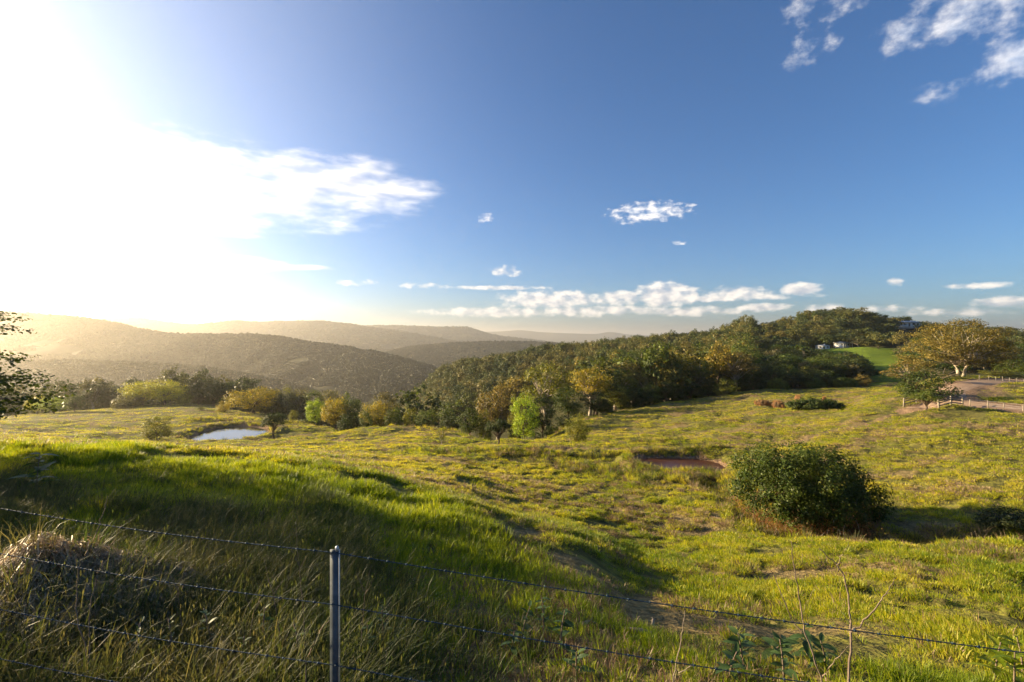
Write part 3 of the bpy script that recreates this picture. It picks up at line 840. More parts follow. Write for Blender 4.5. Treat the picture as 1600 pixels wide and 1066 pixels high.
def make_tree(name, seed, H, trunk_h, lobes, n_clump, clump_r, per, leaf, bark, leafmat, trunk_r, stems=1, hollow=.55, flat=.7, droop=0., limbs=26, spread=.9, low=-1., side=7, rmax=1.0):
    """lobes: (x, y, z, rx, ry, rz) in metres. Returns the trunk mesh and the crown mesh."""
    rg = np.random.default_rng(seed)
    vol = np.array([l[3] * l[4] * l[5] for l in lobes]) ** .75
    which = rg.choice(len(lobes), n_clump, p=vol / vol.sum())
    L = np.array(lobes, float)[which]
    d = unit(rg.normal(size=(n_clump, 3)))
    d[:, 2] = np.where(d[:, 2] < low, -d[:, 2], d[:, 2])
    d = unit(d)
    rad = hollow + (rmax - hollow) * rg.uniform(0, 1, n_clump) ** .6
    cc = L[:, :3] + d * rad[:, None] * L[:, 3:]
    cc[:, 2] = np.maximum(cc[:, 2], clump_r * .35)
    cr = clump_r * rg.uniform(.6, 1.35, n_clump)
    idx = np.repeat(np.arange(n_clump), np.maximum((per * (cr / clump_r) ** 2 * rg.uniform(.7, 1.3, n_clump)).astype(int), 4))
    o = unit(rg.normal(size=(len(idx), 3))) * (rg.uniform(0, 1, len(idx)) ** .42)[:, None]
    o[:, 2] = o[:, 2] * flat + np.abs(o[:, 2]) * .12
    pos = cc[idx] + o * cr[idx][:, None]
    pos[:, 2] = np.maximum(pos[:, 2], .03 * H)
    ctr = np.array(lobes, float)[:, :3].mean(0)
    outw = unit(pos - (ctr - [0, 0, .12 * H]))
    nrm = o * .9 + outw * .55 + rg.normal(size=o.shape) * .5
    nrm[:, 2] += .25
    v, q = leaf_cards(pos, nrm, leaf, rg, .62, droop)
    crown = mesh_arrays(name + '_crown', v, [q], [leafmat])
    mb = MB()
    tops = []
    for s in range(stems):
        an = rg.uniform(0, 6.28)
        off = np.array([math.cos(an), math.sin(an), 0]) * (0 if stems == 1 else trunk_r * 2.2)
        top = np.array([rg.normal(0, .05) * H, rg.normal(0, .05) * H, trunk_h]) + off * (1 if stems == 1 else 4.5)
        p = bez(off + [0, 0, -.25], off * 1.3 + [0, 0, trunk_h * .5], top, 7)
        p[1:-1, :2] += rg.normal(0, trunk_r * .3, (5, 2))
        mb.tube(p, np.linspace(1.25, .62, 7) * trunk_r / math.sqrt(stems), side)
        tops.append((p, trunk_r / math.sqrt(stems)))
    order = rg.permutation(n_clump)[:limbs]
    for k in order:
        p, tr = tops[rg.integers(stems)]
        f = rg.uniform(.45, 1.0)
        i = min(int(f * 6), 5)
        a = p[i] * (1 - (f * 6 - i)) + p[i + 1] * (f * 6 - i)
        e = cc[k]
        m = (a + e) / 2 + np.array([0, 0, .12 * H * rg.uniform(0, 1)]) * spread + rg.normal(0, .02 * H, 3)
        m[:2] = a[:2] + (e[:2] - a[:2]) * rg.uniform(.3, .6)
        mb.tube(bez(a, m, e, 6), np.linspace(.45, .08, 6) * tr * rg.uniform(.7, 1.1), 5)
    trunk = mb.mesh(name + '_trunk', bark, True)
    return trunk, crown, H, 2 * max(abs(l[0]) + l[3] for l in lobes)


FO, BK, GB = M['foliage'], M['bark'], M['gum_bark']
PROTO = {}


def proto(key, *a, **k):
    PROTO[key] = make_tree(key, *a, **k)


for s in range(3):
    proto('round%d' % s, 100 + s, 8, 2.4, [(0, 0, 4.6, 3.6, 3.6, 3.2), (.9 - s * .7, .4, 4.0, 3.0, 3.0, 2.6)], 95, 1.0, 52, .30, BK, FO, .22, limbs=22)
    proto('bushy%d' % s, 110 + s, 6, 1.2, [(0, 0, 2.9, 3.2, 3.0, 2.9), (1.3 - s, .5, 2.0, 2.6, 2.6, 1.9)], 85, .95, 50, .28, BK, FO, .2, stems=3, limbs=18)
    proto('gum%d' % s, 120 + s, 18, 10, [(0, 0, 13.4, 4.4, 4.4, 4.2), (2.2 - 2 * s, 1, 11.2, 3.4, 3.4, 2.6), (-2 + s, -1, 9.6, 3.2, 3.0, 2.2)], 85, 1.45, 52, .42, GB, FO, .34, hollow=.5, droop=.8, limbs=42)
    proto('tall%d' % s, 130 + s, 16, 6, [(0, 0, 10.6, 4.2, 4.2, 5.0), (1.6 - 1.5 * s, 0, 6.6, 4.4, 4.2, 3.6)], 105, 1.4, 50, .42, BK, FO, .32, hollow=.6, limbs=26)
for s in range(2):
    proto('umbrella%d' % s, 140 + s, 5, 2.2, [(0, 0, 3.5, 2.9, 2.9, 1.35), (.8 - 1.6 * s, 0, 3.2, 2.3, 2.3, 1.1)], 80, .62, 60, .2, BK, FO, .2, hollow=.45, limbs=30, low=-.35)
    proto('sparse%d' % s, 150 + s, 9, 4, [(0, 0, 6.2, 3.0, 3.0, 2.6), (1 - 2 * s, .4, 4.6, 2.6, 2.6, 1.5)], 46, .85, 40, .3, GB, FO, .2, hollow=.4, limbs=36)
proto('cone0', 160, 6, 2, [(0, 0, 1.9, 1.7, 1.7, 1.6), (0, 0, 3.4, 1.2, 1.2, 1.6), (0, 0, 4.9, .6, .6, 1.0)], 60, .6, 45, .24, BK, FO, .14, limbs=8)
proto('shrub0', 170, 3, .6, [(0, 0, 1.2, 2.6, 2.2, 1.2), (1.2, 0, 1.1, 2, 2, 1.0), (-1.4, 0, 1.0, 1.9, 2, .9)], 90, .6, 48, .22, BK, FO, .12, stems=3, limbs=12)
for s in range(4):   # forest trees seen as crowns of a dozen pixels
    proto('wood%d' % s, 180 + s, 15, 7, [(0, 0, 10.2, 4.6, 4.6, 4.4), (1.5 - s, .8, 7.6, 4.0, 4.0, 3.2)], 60, 1.5, 22, .85, GB if s % 2 else BK, FO, .3, hollow=.6, limbs=14, side=5)


def plant_tree(name, key, loc, H, W, rz, color, label, cat='tree', group=None, turn=None):
    tr, cr, h0, w0 = PROTO[key]
    e = link(name, None, None, loc)
    e.rotation_euler = (0, 0, rz)
    e.scale = (W / w0, W / w0, H / h0)
    link('trunk', tr, e)
    c = link('crown', cr, e)
    c.color = (*color, 1)
    tag(e, label, cat, group)
    return e


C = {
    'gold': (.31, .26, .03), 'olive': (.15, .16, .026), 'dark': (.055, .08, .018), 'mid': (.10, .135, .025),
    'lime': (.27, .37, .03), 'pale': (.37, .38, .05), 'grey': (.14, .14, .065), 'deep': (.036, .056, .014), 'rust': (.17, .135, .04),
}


def by_px(name, key, px, top, d, wpx, color, label, group=None, cat='tree', rz=None):
    """a tree standing on the ground at column px and distance d, its crown reaching row top in the photograph"""
    p = G(px, d, -.05)
    H = (HY - top) / F * d - p[2]
    c = C[color] if isinstance(color, str) else color
    return plant_tree(name, key, p, max(H, .8), wpx / F * d, R.uniform(0, 6.28) if rz is None else rz, c, label, cat, group)


# --- paddock trees on the sunny shoulder and round the pond
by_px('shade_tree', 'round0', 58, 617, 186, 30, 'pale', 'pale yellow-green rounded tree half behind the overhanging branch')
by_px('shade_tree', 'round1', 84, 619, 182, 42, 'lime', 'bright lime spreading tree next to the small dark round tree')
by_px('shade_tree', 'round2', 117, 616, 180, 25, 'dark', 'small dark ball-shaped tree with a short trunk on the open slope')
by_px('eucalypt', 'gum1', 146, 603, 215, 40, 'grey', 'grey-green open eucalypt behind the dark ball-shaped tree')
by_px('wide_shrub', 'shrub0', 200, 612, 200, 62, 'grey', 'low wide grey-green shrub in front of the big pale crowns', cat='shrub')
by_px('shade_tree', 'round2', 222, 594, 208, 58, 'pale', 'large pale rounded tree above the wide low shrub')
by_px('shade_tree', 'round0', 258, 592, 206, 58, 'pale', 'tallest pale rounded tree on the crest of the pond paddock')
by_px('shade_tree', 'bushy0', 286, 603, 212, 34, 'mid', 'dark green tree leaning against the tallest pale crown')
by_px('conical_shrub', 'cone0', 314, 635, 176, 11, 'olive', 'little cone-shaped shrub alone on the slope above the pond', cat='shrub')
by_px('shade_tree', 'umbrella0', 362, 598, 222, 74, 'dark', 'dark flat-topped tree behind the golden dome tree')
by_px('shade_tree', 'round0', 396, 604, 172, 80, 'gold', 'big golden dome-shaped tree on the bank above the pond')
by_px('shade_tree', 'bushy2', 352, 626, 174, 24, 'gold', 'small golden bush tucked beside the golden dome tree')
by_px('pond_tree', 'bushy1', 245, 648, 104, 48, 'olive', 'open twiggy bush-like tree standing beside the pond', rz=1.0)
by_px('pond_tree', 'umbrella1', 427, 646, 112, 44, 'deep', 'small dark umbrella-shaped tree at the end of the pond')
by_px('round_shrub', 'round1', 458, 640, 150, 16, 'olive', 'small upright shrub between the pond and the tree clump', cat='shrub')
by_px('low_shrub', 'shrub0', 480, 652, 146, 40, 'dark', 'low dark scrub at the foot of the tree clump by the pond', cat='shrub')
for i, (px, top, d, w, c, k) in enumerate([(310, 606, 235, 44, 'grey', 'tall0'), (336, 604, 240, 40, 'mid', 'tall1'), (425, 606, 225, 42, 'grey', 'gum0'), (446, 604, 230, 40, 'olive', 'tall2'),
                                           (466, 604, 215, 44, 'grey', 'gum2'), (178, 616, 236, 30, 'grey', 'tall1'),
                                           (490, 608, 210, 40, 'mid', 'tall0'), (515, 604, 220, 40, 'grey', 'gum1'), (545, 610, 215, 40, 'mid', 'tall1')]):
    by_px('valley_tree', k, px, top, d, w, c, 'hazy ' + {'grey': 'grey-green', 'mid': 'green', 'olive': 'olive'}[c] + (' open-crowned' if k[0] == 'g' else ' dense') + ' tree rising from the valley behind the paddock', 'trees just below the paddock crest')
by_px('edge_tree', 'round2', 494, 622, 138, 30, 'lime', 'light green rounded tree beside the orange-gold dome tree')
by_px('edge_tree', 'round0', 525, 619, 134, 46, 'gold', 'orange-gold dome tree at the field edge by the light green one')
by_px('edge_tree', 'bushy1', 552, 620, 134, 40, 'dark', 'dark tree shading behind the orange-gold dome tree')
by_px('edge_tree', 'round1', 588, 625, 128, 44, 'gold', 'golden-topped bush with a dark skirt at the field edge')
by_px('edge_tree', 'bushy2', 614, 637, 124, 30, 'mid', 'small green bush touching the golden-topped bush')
for i, (px, top, d, w, c, k) in enumerate([(640, 632, 132, 32, 'olive', 'bushy0'), (668, 639, 122, 40, 'mid', 'round0'), (700, 636, 124, 28, 'dark', 'bushy1'), (708, 649, 118, 30, 'deep', 'round2'), (733, 636, 112, 36, 'dark', 'round1'),
                                           (755, 639, 112, 26, 'olive', 'bushy2'), (572, 637, 122, 26, 'dark', 'bushy0'), (540, 645, 126, 26, 'deep', 'bushy2')]):
    by_px('edge_bush', k, px, top, d, w, c, {'olive': 'olive', 'mid': 'plain green', 'dark': 'dark green', 'deep': 'black-green'}[c] + (' rounded' if k[0] == 'r' else ' shaggy') + ' bush in the row along the low field edge', 'bushes along the low field edge', 'bush')
# --- lone trees in the field
by_px('thin_sapling', 'sparse1', 690, 666, 80, 20, 'olive', 'thin twiggy sapling alone in the field', rz=2.0)
by_px('field_tree', 'umbrella0', 779, 656, 76, 44, 'deep', 'small dark mop-headed tree alone in the field')
by_px('field_bush', 'bushy2', 903, 646, 74, 40, 'olive', 'ragged bush with a bare twiggy foot beside the field gully', cat='bush')
# --- the tree line behind the field
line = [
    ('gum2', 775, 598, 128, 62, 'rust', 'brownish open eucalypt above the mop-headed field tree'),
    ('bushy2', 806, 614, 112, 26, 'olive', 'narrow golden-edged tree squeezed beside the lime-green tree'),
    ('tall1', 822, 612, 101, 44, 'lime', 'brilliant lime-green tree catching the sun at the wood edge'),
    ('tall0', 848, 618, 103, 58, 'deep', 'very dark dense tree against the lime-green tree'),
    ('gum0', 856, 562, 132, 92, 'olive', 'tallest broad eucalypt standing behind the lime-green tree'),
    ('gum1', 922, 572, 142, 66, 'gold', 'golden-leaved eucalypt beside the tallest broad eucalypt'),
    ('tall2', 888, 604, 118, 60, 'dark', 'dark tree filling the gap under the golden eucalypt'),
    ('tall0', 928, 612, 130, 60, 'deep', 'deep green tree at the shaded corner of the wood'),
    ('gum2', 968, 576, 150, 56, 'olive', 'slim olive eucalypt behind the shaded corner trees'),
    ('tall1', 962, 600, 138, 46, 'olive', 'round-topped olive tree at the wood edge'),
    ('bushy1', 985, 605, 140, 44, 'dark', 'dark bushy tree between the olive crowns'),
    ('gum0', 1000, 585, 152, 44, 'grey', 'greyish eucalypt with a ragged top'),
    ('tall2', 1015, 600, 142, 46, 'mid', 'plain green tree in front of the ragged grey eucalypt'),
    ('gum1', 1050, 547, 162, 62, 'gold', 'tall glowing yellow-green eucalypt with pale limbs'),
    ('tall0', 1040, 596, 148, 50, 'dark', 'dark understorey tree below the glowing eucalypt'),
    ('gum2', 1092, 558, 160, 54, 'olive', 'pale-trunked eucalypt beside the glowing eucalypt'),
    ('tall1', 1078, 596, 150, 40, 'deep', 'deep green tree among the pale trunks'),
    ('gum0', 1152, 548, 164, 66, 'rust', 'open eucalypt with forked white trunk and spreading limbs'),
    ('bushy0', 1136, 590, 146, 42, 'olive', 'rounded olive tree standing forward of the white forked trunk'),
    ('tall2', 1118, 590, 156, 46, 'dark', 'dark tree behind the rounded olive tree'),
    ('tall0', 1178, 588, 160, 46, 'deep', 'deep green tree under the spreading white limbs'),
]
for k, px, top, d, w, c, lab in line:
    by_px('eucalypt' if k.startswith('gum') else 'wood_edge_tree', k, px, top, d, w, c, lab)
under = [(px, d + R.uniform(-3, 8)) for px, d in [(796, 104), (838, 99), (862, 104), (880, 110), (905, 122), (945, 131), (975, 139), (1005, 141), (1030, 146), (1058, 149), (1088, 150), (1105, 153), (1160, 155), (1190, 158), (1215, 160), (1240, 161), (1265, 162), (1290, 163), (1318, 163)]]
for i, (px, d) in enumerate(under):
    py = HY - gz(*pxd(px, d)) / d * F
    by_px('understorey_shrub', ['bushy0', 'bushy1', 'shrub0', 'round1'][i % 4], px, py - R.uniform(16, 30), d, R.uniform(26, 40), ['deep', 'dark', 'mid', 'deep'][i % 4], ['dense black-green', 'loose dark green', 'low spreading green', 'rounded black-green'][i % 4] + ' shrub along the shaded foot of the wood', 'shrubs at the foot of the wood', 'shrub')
for i, (px, top, d, w, c, k) in enumerate([(1204, 572, 175, 44, 'dark', 'tall0'), (1226, 568, 178, 40, 'mid', 'tall1'), (1246, 580, 172, 44, 'olive', 'gum0'), (1262, 572, 180, 40, 'olive', 'tall2'), (1280, 580, 174, 38, 'dark', 'round0'), (1300, 566, 186, 40, 'dark', 'tall1'),
                                           (1322, 560, 190, 34, 'deep', 'tall0'), (1306, 588, 170, 36, 'dark', 'bushy1'), (1268, 588, 168, 40, 'mid', 'bushy2'), (1186, 560, 190, 50, 'mid', 'tall2'), (1240, 560, 195, 40, 'deep', 'round2'), (1348, 584, 172, 28, 'rust', 'bushy0'), (1330, 590, 168, 26, 'olive', 'round1')]):
    by_px('thicket_tree', k, px, top, d, w, c, {'dark': 'dark green', 'mid': 'plain green', 'olive': 'olive', 'deep': 'nearly black', 'rust': 'rusty brown'}[c] + (' tall' if k[0] in 'tg' else ' bushy') + ' tree in the thicket below the mown lawn', 'thicket trees below the lawn')

# --- trees by the road
BIG = make_tree('great_gum', 301, 20, 7, [(0, 0, 14, 10.5, 10, 5.2), (-8, 0, 9.5, 7, 7, 3.6), (8.5, 1, 10.5, 7, 7, 4.2), (0, -4, 7.6, 9, 6, 3.4), (13, 0, 8, 4, 5, 3.4), (-13, 0, 6, 4, 5, 2.8), (3, -6, 5.4, 7, 4, 2.4)], 380, 1.6, 64, .42, GB, FO, .5, stems=2, hollow=.6, limbs=120, spread=.5)
PROTO['great'] = BIG
by_px('great_eucalypt', 'great', 1500, 497, 128, 196, (.175, .145, .035), 'huge spreading eucalypt with pale limbs behind the gravel road', rz=.2)
by_px('roadside_tree', 'bushy1', 1446, 577, 81, 80, 'dark', 'dense dark dome-shaped tree behind the timber rails', rz=.5)
by_px('roadside_tree', 'sparse1', 1418, 560, 120, 66, 'rust', 'straggly brownish tree with pale bare limbs before the huge eucalypt')
by_px('roadside_tree', 'sparse0', 1478, 572, 100, 62, 'grey', 'grey twiggy tree between the dome-shaped tree and the road')
by_px('roadside_tree', 'umbrella0', 1447, 612, 70, 42, 'mid', 'small flat-topped tree with split trunk at the gravel entrance')
for i, (px, top, d, w, c, k) in enumerate([(1580, 560, 150, 60, 'mid', 'tall0'), (1612, 552, 155, 66, 'dark', 'tall2'), (1555, 578, 140, 46, 'olive', 'round0'), (1592, 582, 138, 46, 'mid', 'bushy1'), (1640, 575, 140, 60, 'dark', 'tall1'), (1530, 588, 136, 40, 'dark', 'shrub0'), (1488, 585, 112, 40, 'olive', 'bushy2')]):
    by_px('roadside_thicket_tree', k, px, top, d, w, c, {'olive': 'olive', 'mid': 'plain green', 'dark': 'dark green'}[c] + (' tall' if k[0] == 't' else ' low') + ' thicket tree beyond the road beside the huge eucalypt', 'thicket beyond the road')

# --- the big bush in the gully
bush = make_tree('gully_bush', 401, 5, 1.3, [(0, 0, 2.3, 3.2, 2.9, 2.2), (-2.2, 0, 2.5, 2.4, 2.3, 1.7), (2.3, .3, 1.5, 2.5, 2.4, 1.6), (.6, -.5, 3.0, 2.4, 2.0, 1.6), (3.6, 0, .9, 1.5, 2, 1.0), (.8, -1.6, 1.0, 2.2, 1.2, 1.0)], 330, .55, 125, .15, BK, FO, .2, stems=5, hollow=.5, flat=1.15, limbs=60, rmax=1.13)
PROTO['bush'] = bush
b = by_px('gully_bush', 'bush', 1252, 690, 31.6, 250, (.06, .09, .014), 'large dense green bush filling the gully below the muddy dam', cat='bush', rz=0.0)
by_px('gully_bush', 'shrub0', 1580, 790, 27, 110, (.03, .042, .012), 'dark low bush in the shaded gully away from the big green bush', cat='bush')
b2 = make_tree('reed_bank', 431, 2, .3, [(0, 0, .7, 4, 2, .8)], 160, .5, 40, .26, BK, FO, .06, stems=3, limbs=6, droop=-2.)
PROTO['reed'] = b2
by_px('rush_clump', 'reed', 1275, 620, 96, 86, (.05, .075, .018), 'rounded dark green clump of rushes on the far field', cat='rushes', rz=0)
for px, py, d, w in [(1247, 615, 112, 17), (1192, 623, 108, 24), (1215, 624, 106, 22), (1288, 617, 104, 12)]:
    by_px('dry_tussock', 'reed', px, py, d, w, (.33, .2, .12), 'pinkish dry grass tussock near the clump of rushes', 'dry tussocks on the far field', 'tussock')

# --- trees that stand along the fence and shade the verge; one reaches into the picture
edge = make_tree('verge_tree', 501, 9, 4, [(0, 0, 6.0, 4.2, 4.2, 2.8), (1.2, 0, 4.4, 3.6, 3.6, 1.9), (1.0, .6, 2.9, 3.9, 3.9, 1.3)], 380, .6, 70, .15, BK, FO, .2, hollow=.35, flat=.5, droop=1.0, limbs=120)
PROTO['verge'] = edge
for i, (x, y, H, W, lab) in enumerate([(-16.7, 11.2, 4.5, 9.4, 'leafy verge tree whose branch hangs over the sunny paddock'),
                                       (-20.8, 6.2, 7.0, 9.0, 'leafy verge tree next to the overhanging one, shading the tall grass'),
                                       (-21.4, 1.0, 7.0, 9.0, 'leafy verge tree shading the fence corner'),
                                       (-25.5, 9.4, 7.4, 9.0, 'leafy verge tree behind the overhanging one'),
                                       (-28, 3.4, 8.0, 10, 'leafy verge tree standing back from the fence corner'),
                                       (-23, -4.5, 7.0, 9.0, 'leafy verge tree shading the road edge')]):
    plant_tree('verge_tree', 'verge', (x, y, gz(x, y) - .05), H, W, i * 1.3, (.06, .085, .016), lab)


# ------------------------------------------------------------------ scattering (countless plants)
HIDDEN = {}


def scatter(name, pts, rot, scl, idx, meshes, label, cat):
    me = mesh_arrays(name, pts, [])
    n = len(pts)
    a = me.attributes.new('rot', 'FLOAT_VECTOR', 'POINT'); a.data.foreach_set('vector', np.asarray(rot, np.float32).ravel())
    a = me.attributes.new('scl', 'FLOAT_VECTOR', 'POINT'); a.data.foreach_set('vector', np.asarray(scl, np.float32).ravel())
    a = me.attributes.new('idx', 'INT', 'POINT'); a.data.foreach_set('value', np.asarray(idx, np.int32))
    col = bpy.data.collections.new(name + '_kinds')
    for i, m in enumerate(meshes):
        if isinstance(m, bpy.types.Object):
            col.objects.link(m)
        else:
            col.objects.link(bpy.data.objects.new('kind_%s_%03d' % (name, i), m))
    HIDDEN[name] = col
    ng = bpy.data.node_groups.new(name, 'GeometryNodeTree')
    ng.interface.new_socket('Geometry', in_out='INPUT', socket_type='NodeSocketGeometry')
    ng.interface.new_socket('Geometry', in_out='OUTPUT', socket_type='NodeSocketGeometry')
    N, Lk = ng.nodes, ng.links
    gi, go = N.new('NodeGroupInput'), N.new('NodeGroupOutput')
    mp = N.new('GeometryNodeMeshToPoints')
    ip = N.new('GeometryNodeInstanceOnPoints')
    ci = N.new('GeometryNodeCollectionInfo')
    ci.inputs['Collection'].default_value = col
    ci.inputs['Separate Children'].default_value = True
    ci.inputs['Reset Children'].default_value = True
    Lk.new(gi.outputs[0], mp.inputs[0])
    Lk.new(mp.outputs[0], ip.inputs['Points'])
    Lk.new(ci.outputs[0], ip.inputs['Instance'])
    ip.inputs['Pick Instance'].default_value = True
    for nm, ty, sock in (('rot', 'FLOAT_VECTOR', 'Rotation'), ('scl', 'FLOAT_VECTOR', 'Scale'), ('idx', 'INT', 'Instance Index')):
        na = N.new('GeometryNodeInputNamedAttribute')
        na.data_type = ty
        na.inputs['Name'].default_value = nm
        Lk.new(na.outputs[0], ip.inputs[sock])
    Lk.new(ip.outputs[0], go.inputs[0])
    o = link(name, me)
    o.modifiers.new('scatter', 'NODES').node_group = ng
    return tag(o, label, cat, kind='stuff')


# --- woods on the near ridge and the house hill: the largest crowns are trees of their own, the rest is one mass
def wood_points(px0, px1, d0, d1, cell, seed):
    rg = np.random.default_rng(seed)
    xs = np.arange((px0 - CX) / F * d1 if px0 < CX else (px0 - CX) / F * d0, (px1 - CX) / F * d1 if px1 > CX else (px1 - CX) / F * d0, cell)
    ys = np.arange(d0, d1, cell)
    X, Y = np.meshgrid(xs, ys)
    X = (X + rg.uniform(-.42, .42, X.shape) * cell).ravel()
    Y = (Y + rg.uniform(-.42, .42, Y.shape) * cell).ravel()
    p = to_px(X, Y)
    k = (p > px0) & (p < px1)
    X, Y = X[k], Y[k]
    _, dry, lawn, forest = cover(X, Y)
    fs = forest_start(to_px(X, Y))
    k = (forest > .6) & (Y > fs + 14)
    X, Y = X[k], Y[k]
    return np.stack([X, Y, ground_z(X, Y)], 1)


ridge = wood_points(600, 1175, 150, 640, 7.2, 3)
knoll = wood_points(1130, 1640, 185, 500, 8.0, 4)
valley = wood_points(-420, 620, 215, 900, 10.5, 5)


def seen_rows(p, h):
    return HY - (p[:, 2] + h) / p[:, 1] * F


def horizon_filter(p, h):
    """keep what stands clear of the ground in front of it"""
    ok = np.ones(len(p), bool)
    for f in np.linspace(.35, .97, 26):
        q = p[:, :2] * f
        ok &= (ground_z(q[:, 0], q[:, 1]) / f) < (p[:, 2] + h)
    return ok


_kp = to_px(knoll[:, 0], knoll[:, 1])
knoll = knoll[~((np.abs(_kp - 1417) < 19) & (knoll[:, 1] > 300) & (knoll[:, 1] < 425))]
ridge = ridge[horizon_filter(ridge, 13)]
knoll = knoll[horizon_filter(knoll, 10)]
valley = valley[horizon_filter(valley, 14)]
rr_ = seen_rows(ridge, 14)
front_top = np.interp(to_px(ridge[:, 0], ridge[:, 1]), [600, 680, 760, 800, 860, 920, 980, 1050, 1100, 1170], [632, 640, 615, 600, 572, 578, 588, 565, 570, 560])
vis = rr_ < front_top + 6
ridge = ridge[vis]
ridge = ridge[np.argsort(ridge[:, 1])]
knoll = knoll[np.argsort(knoll[:, 1])]
wood_cols = [(.08, .10, .024), (.12, .13, .03), (.18, .165, .035), (.055, .078, .02), (.14, .13, .05), (.22, .18, .035), (.09, .125, .028)]
hill_cols = [(.05, .08, .018), (.07, .105, .022), (.04, .06, .015), (.09, .125, .025), (.065, .085, .025), (.12, .115, .06)]


def woods(name, pts, n_own, hmin, hmax, wmin, wmax, cols, shades, seed, label, group, slabel):
    rg = np.random.default_rng(seed)
    for i in range(min(n_own, len(pts))):
        x, y, z = pts[i]
        H, W_, ci_ = rg.uniform(hmin, hmax), rg.uniform(wmin, wmax), rg.integers(len(cols))
        plant_tree(name, ('wood%d' % rg.integers(4)) if i > 150 or rg.uniform() < .4 else ('%s%d' % (('gum', 'tall')[rg.integers(2)] if name == 'ridge_tree' else ('round', 'bushy', 'tall')[rg.integers(3)], rg.integers(3))), (x, y, z - .3), H, W_, rg.uniform(0, 6.28), cols[ci_], label % (('slender', 'broad')[int(W_ > (wmin + wmax) / 2)] + ' ' + shades[ci_]), 'tree', group)
    rest = pts[n_own:]
    if len(rest):
        ms = []
        for k in range(4):
            cm = PROTO['wood%d' % k][1].copy()
            cm.materials.clear(); cm.materials.append(M['forest'])
            ms.append(cm)
        n = len(rest)
        s = rg.uniform(hmin, hmax, n) / 15
        w = rg.uniform(wmin, wmax, n) / 11.0
        rot = np.zeros((n, 3)); rot[:, 2] = rg.uniform(0, 6.28, n)
        scatter(name.replace('tree', 'forest'), rest - [0, 0, .3], rot, np.stack([w, w, s], 1), rg.integers(0, 4, n), ms, slabel, 'forest')


woods('ridge_tree', ridge, 270, 9.5, 20, 8, 16, wood_cols, ('green', 'olive', 'golden-olive', 'dark green', 'grey-olive', 'golden', 'fresh green'), 61, '%s eucalypt crown in the wood that covers the near ridge', 'trees of the near ridge', 'olive eucalypt forest covering the upper part of the near ridge')
woods('hill_tree', knoll, 220, 5, 12, 6.5, 15, hill_cols, ('deep green', 'green', 'very dark', 'light green', 'dull green', 'grey-brown'), 62, '%s tree on the slope of the hill with the white house', 'trees of the house hill', 'dark green trees over the back of the house hill')
woods('valley_tree', valley, 0, 11, 18, 9, 14, wood_cols, (), 63, '', '', 'hazy eucalypt forest on the valley side below the paddock')


def blob(seed):
    rg = np.random.default_rng(seed)
    n = 75
    d = unit(rg.normal(size=(n, 3)))
    d[:, 2] = np.abs(d[:, 2]) * .9 - .1
    pos = d * rg.uniform(.45, 1.0, n)[:, None]
    v, q = leaf_cards(pos, d + rg.normal(size=d.shape) * .8, .62, rg, .8)
    return mesh_arrays('far_crown', v, [q], [M['far_forest']])


BLOBS = [blob(k) for k in range(5)]
for key, n, smin, smax, nm, lab in [('west', 70000, 3.2, 6, 'hill_forest', 'hazy forest covering the broad wooded hill'), ('spur', 20000, 3.0, 5, 'spur_forest', 'dark forest on the low spur at the hill foot'),
                                    ('far_west', 30000, 6, 11, 'distant_forest', 'hazy forest on the long flat-topped hill'), ('plateau', 10000, 8, 13, 'plateau_forest', 'hazy forest on the plateau hill'),
                                    ('middle', 26000, 4, 7.5, 'rolling_forest', 'forest in rolling folds across the middle ridge'), ('north', 14000, 4.0, 7, 'knoll_forest', 'dark forest on the ridge with the rounded knoll')]:
    p = HILLS[key].scatter(n, 70 + len(nm))
    k = p[:, 2] > HILLS[key].zb + 4
    p = p[k]
    k = fbm(p[:, 0] / 160, p[:, 1] / 160, 3, 5) > .30
    p = p[k]
    n = len(p)
    s = R.uniform(smin, smax, n)
    rot = np.zeros((n, 3)); rot[:, 2] = R.uniform(0, 6.28, n)
    scatter(nm, p, rot, np.stack([s, s, s * R.uniform(.8, 1.35, n)], 1), R.integers(0, 5, n), BLOBS if key == 'west' else [b.copy() for b in BLOBS], lab, 'forest')

# ------------------------------------------------------------------ hill top: named trees, palm, houses
for px, top, d, w, c, k, lab in [(1254, 487, 424, 20, 'dark', 'round0', 'dark rounded tree on the bare hilltop edge'), (1276, 486, 430, 14, 'dark', 'round1', 'small dark tree beside the hilltop pair'),
                                 (1292, 486, 432, 22, 'deep', 'bushy0', 'dark bushy tree at the end of the hilltop bare patch'), (1356, 487, 425, 44, 'mid', 'round2', 'broad green dome tree crowning the house hill'),
                                 (1325, 490, 428, 34, 'mid', 'bushy1', 'green tree leaning into the broad dome tree'), (1404, 495, 440, 44, 'dark', 'umbrella0', 'dark flat dome tree behind the upper white house'),
                                 (1181, 512, 370, 20, 'mid', 'tall0', 'taller rounded tree at the lower shoulder of the hill'), (1342, 526, 320, 52, 'grey', 'sparse0', 'grey bare-limbed spreading tree above the lawn'),
                                 (1372, 540, 300, 26, 'grey', 'sparse1', 'thin grey tree at the lawn edge'), (1249, 531, 330, 24, 'mid', 'round0', 'bright green round tree at the lawn corner'),
                                 (1456, 508, 400, 46, 'deep', 'bushy2', 'large dark tree between the upper house and the huge eucalypt')]:
    by_px('hilltop_tree', k, px, top, d, w, c, lab)


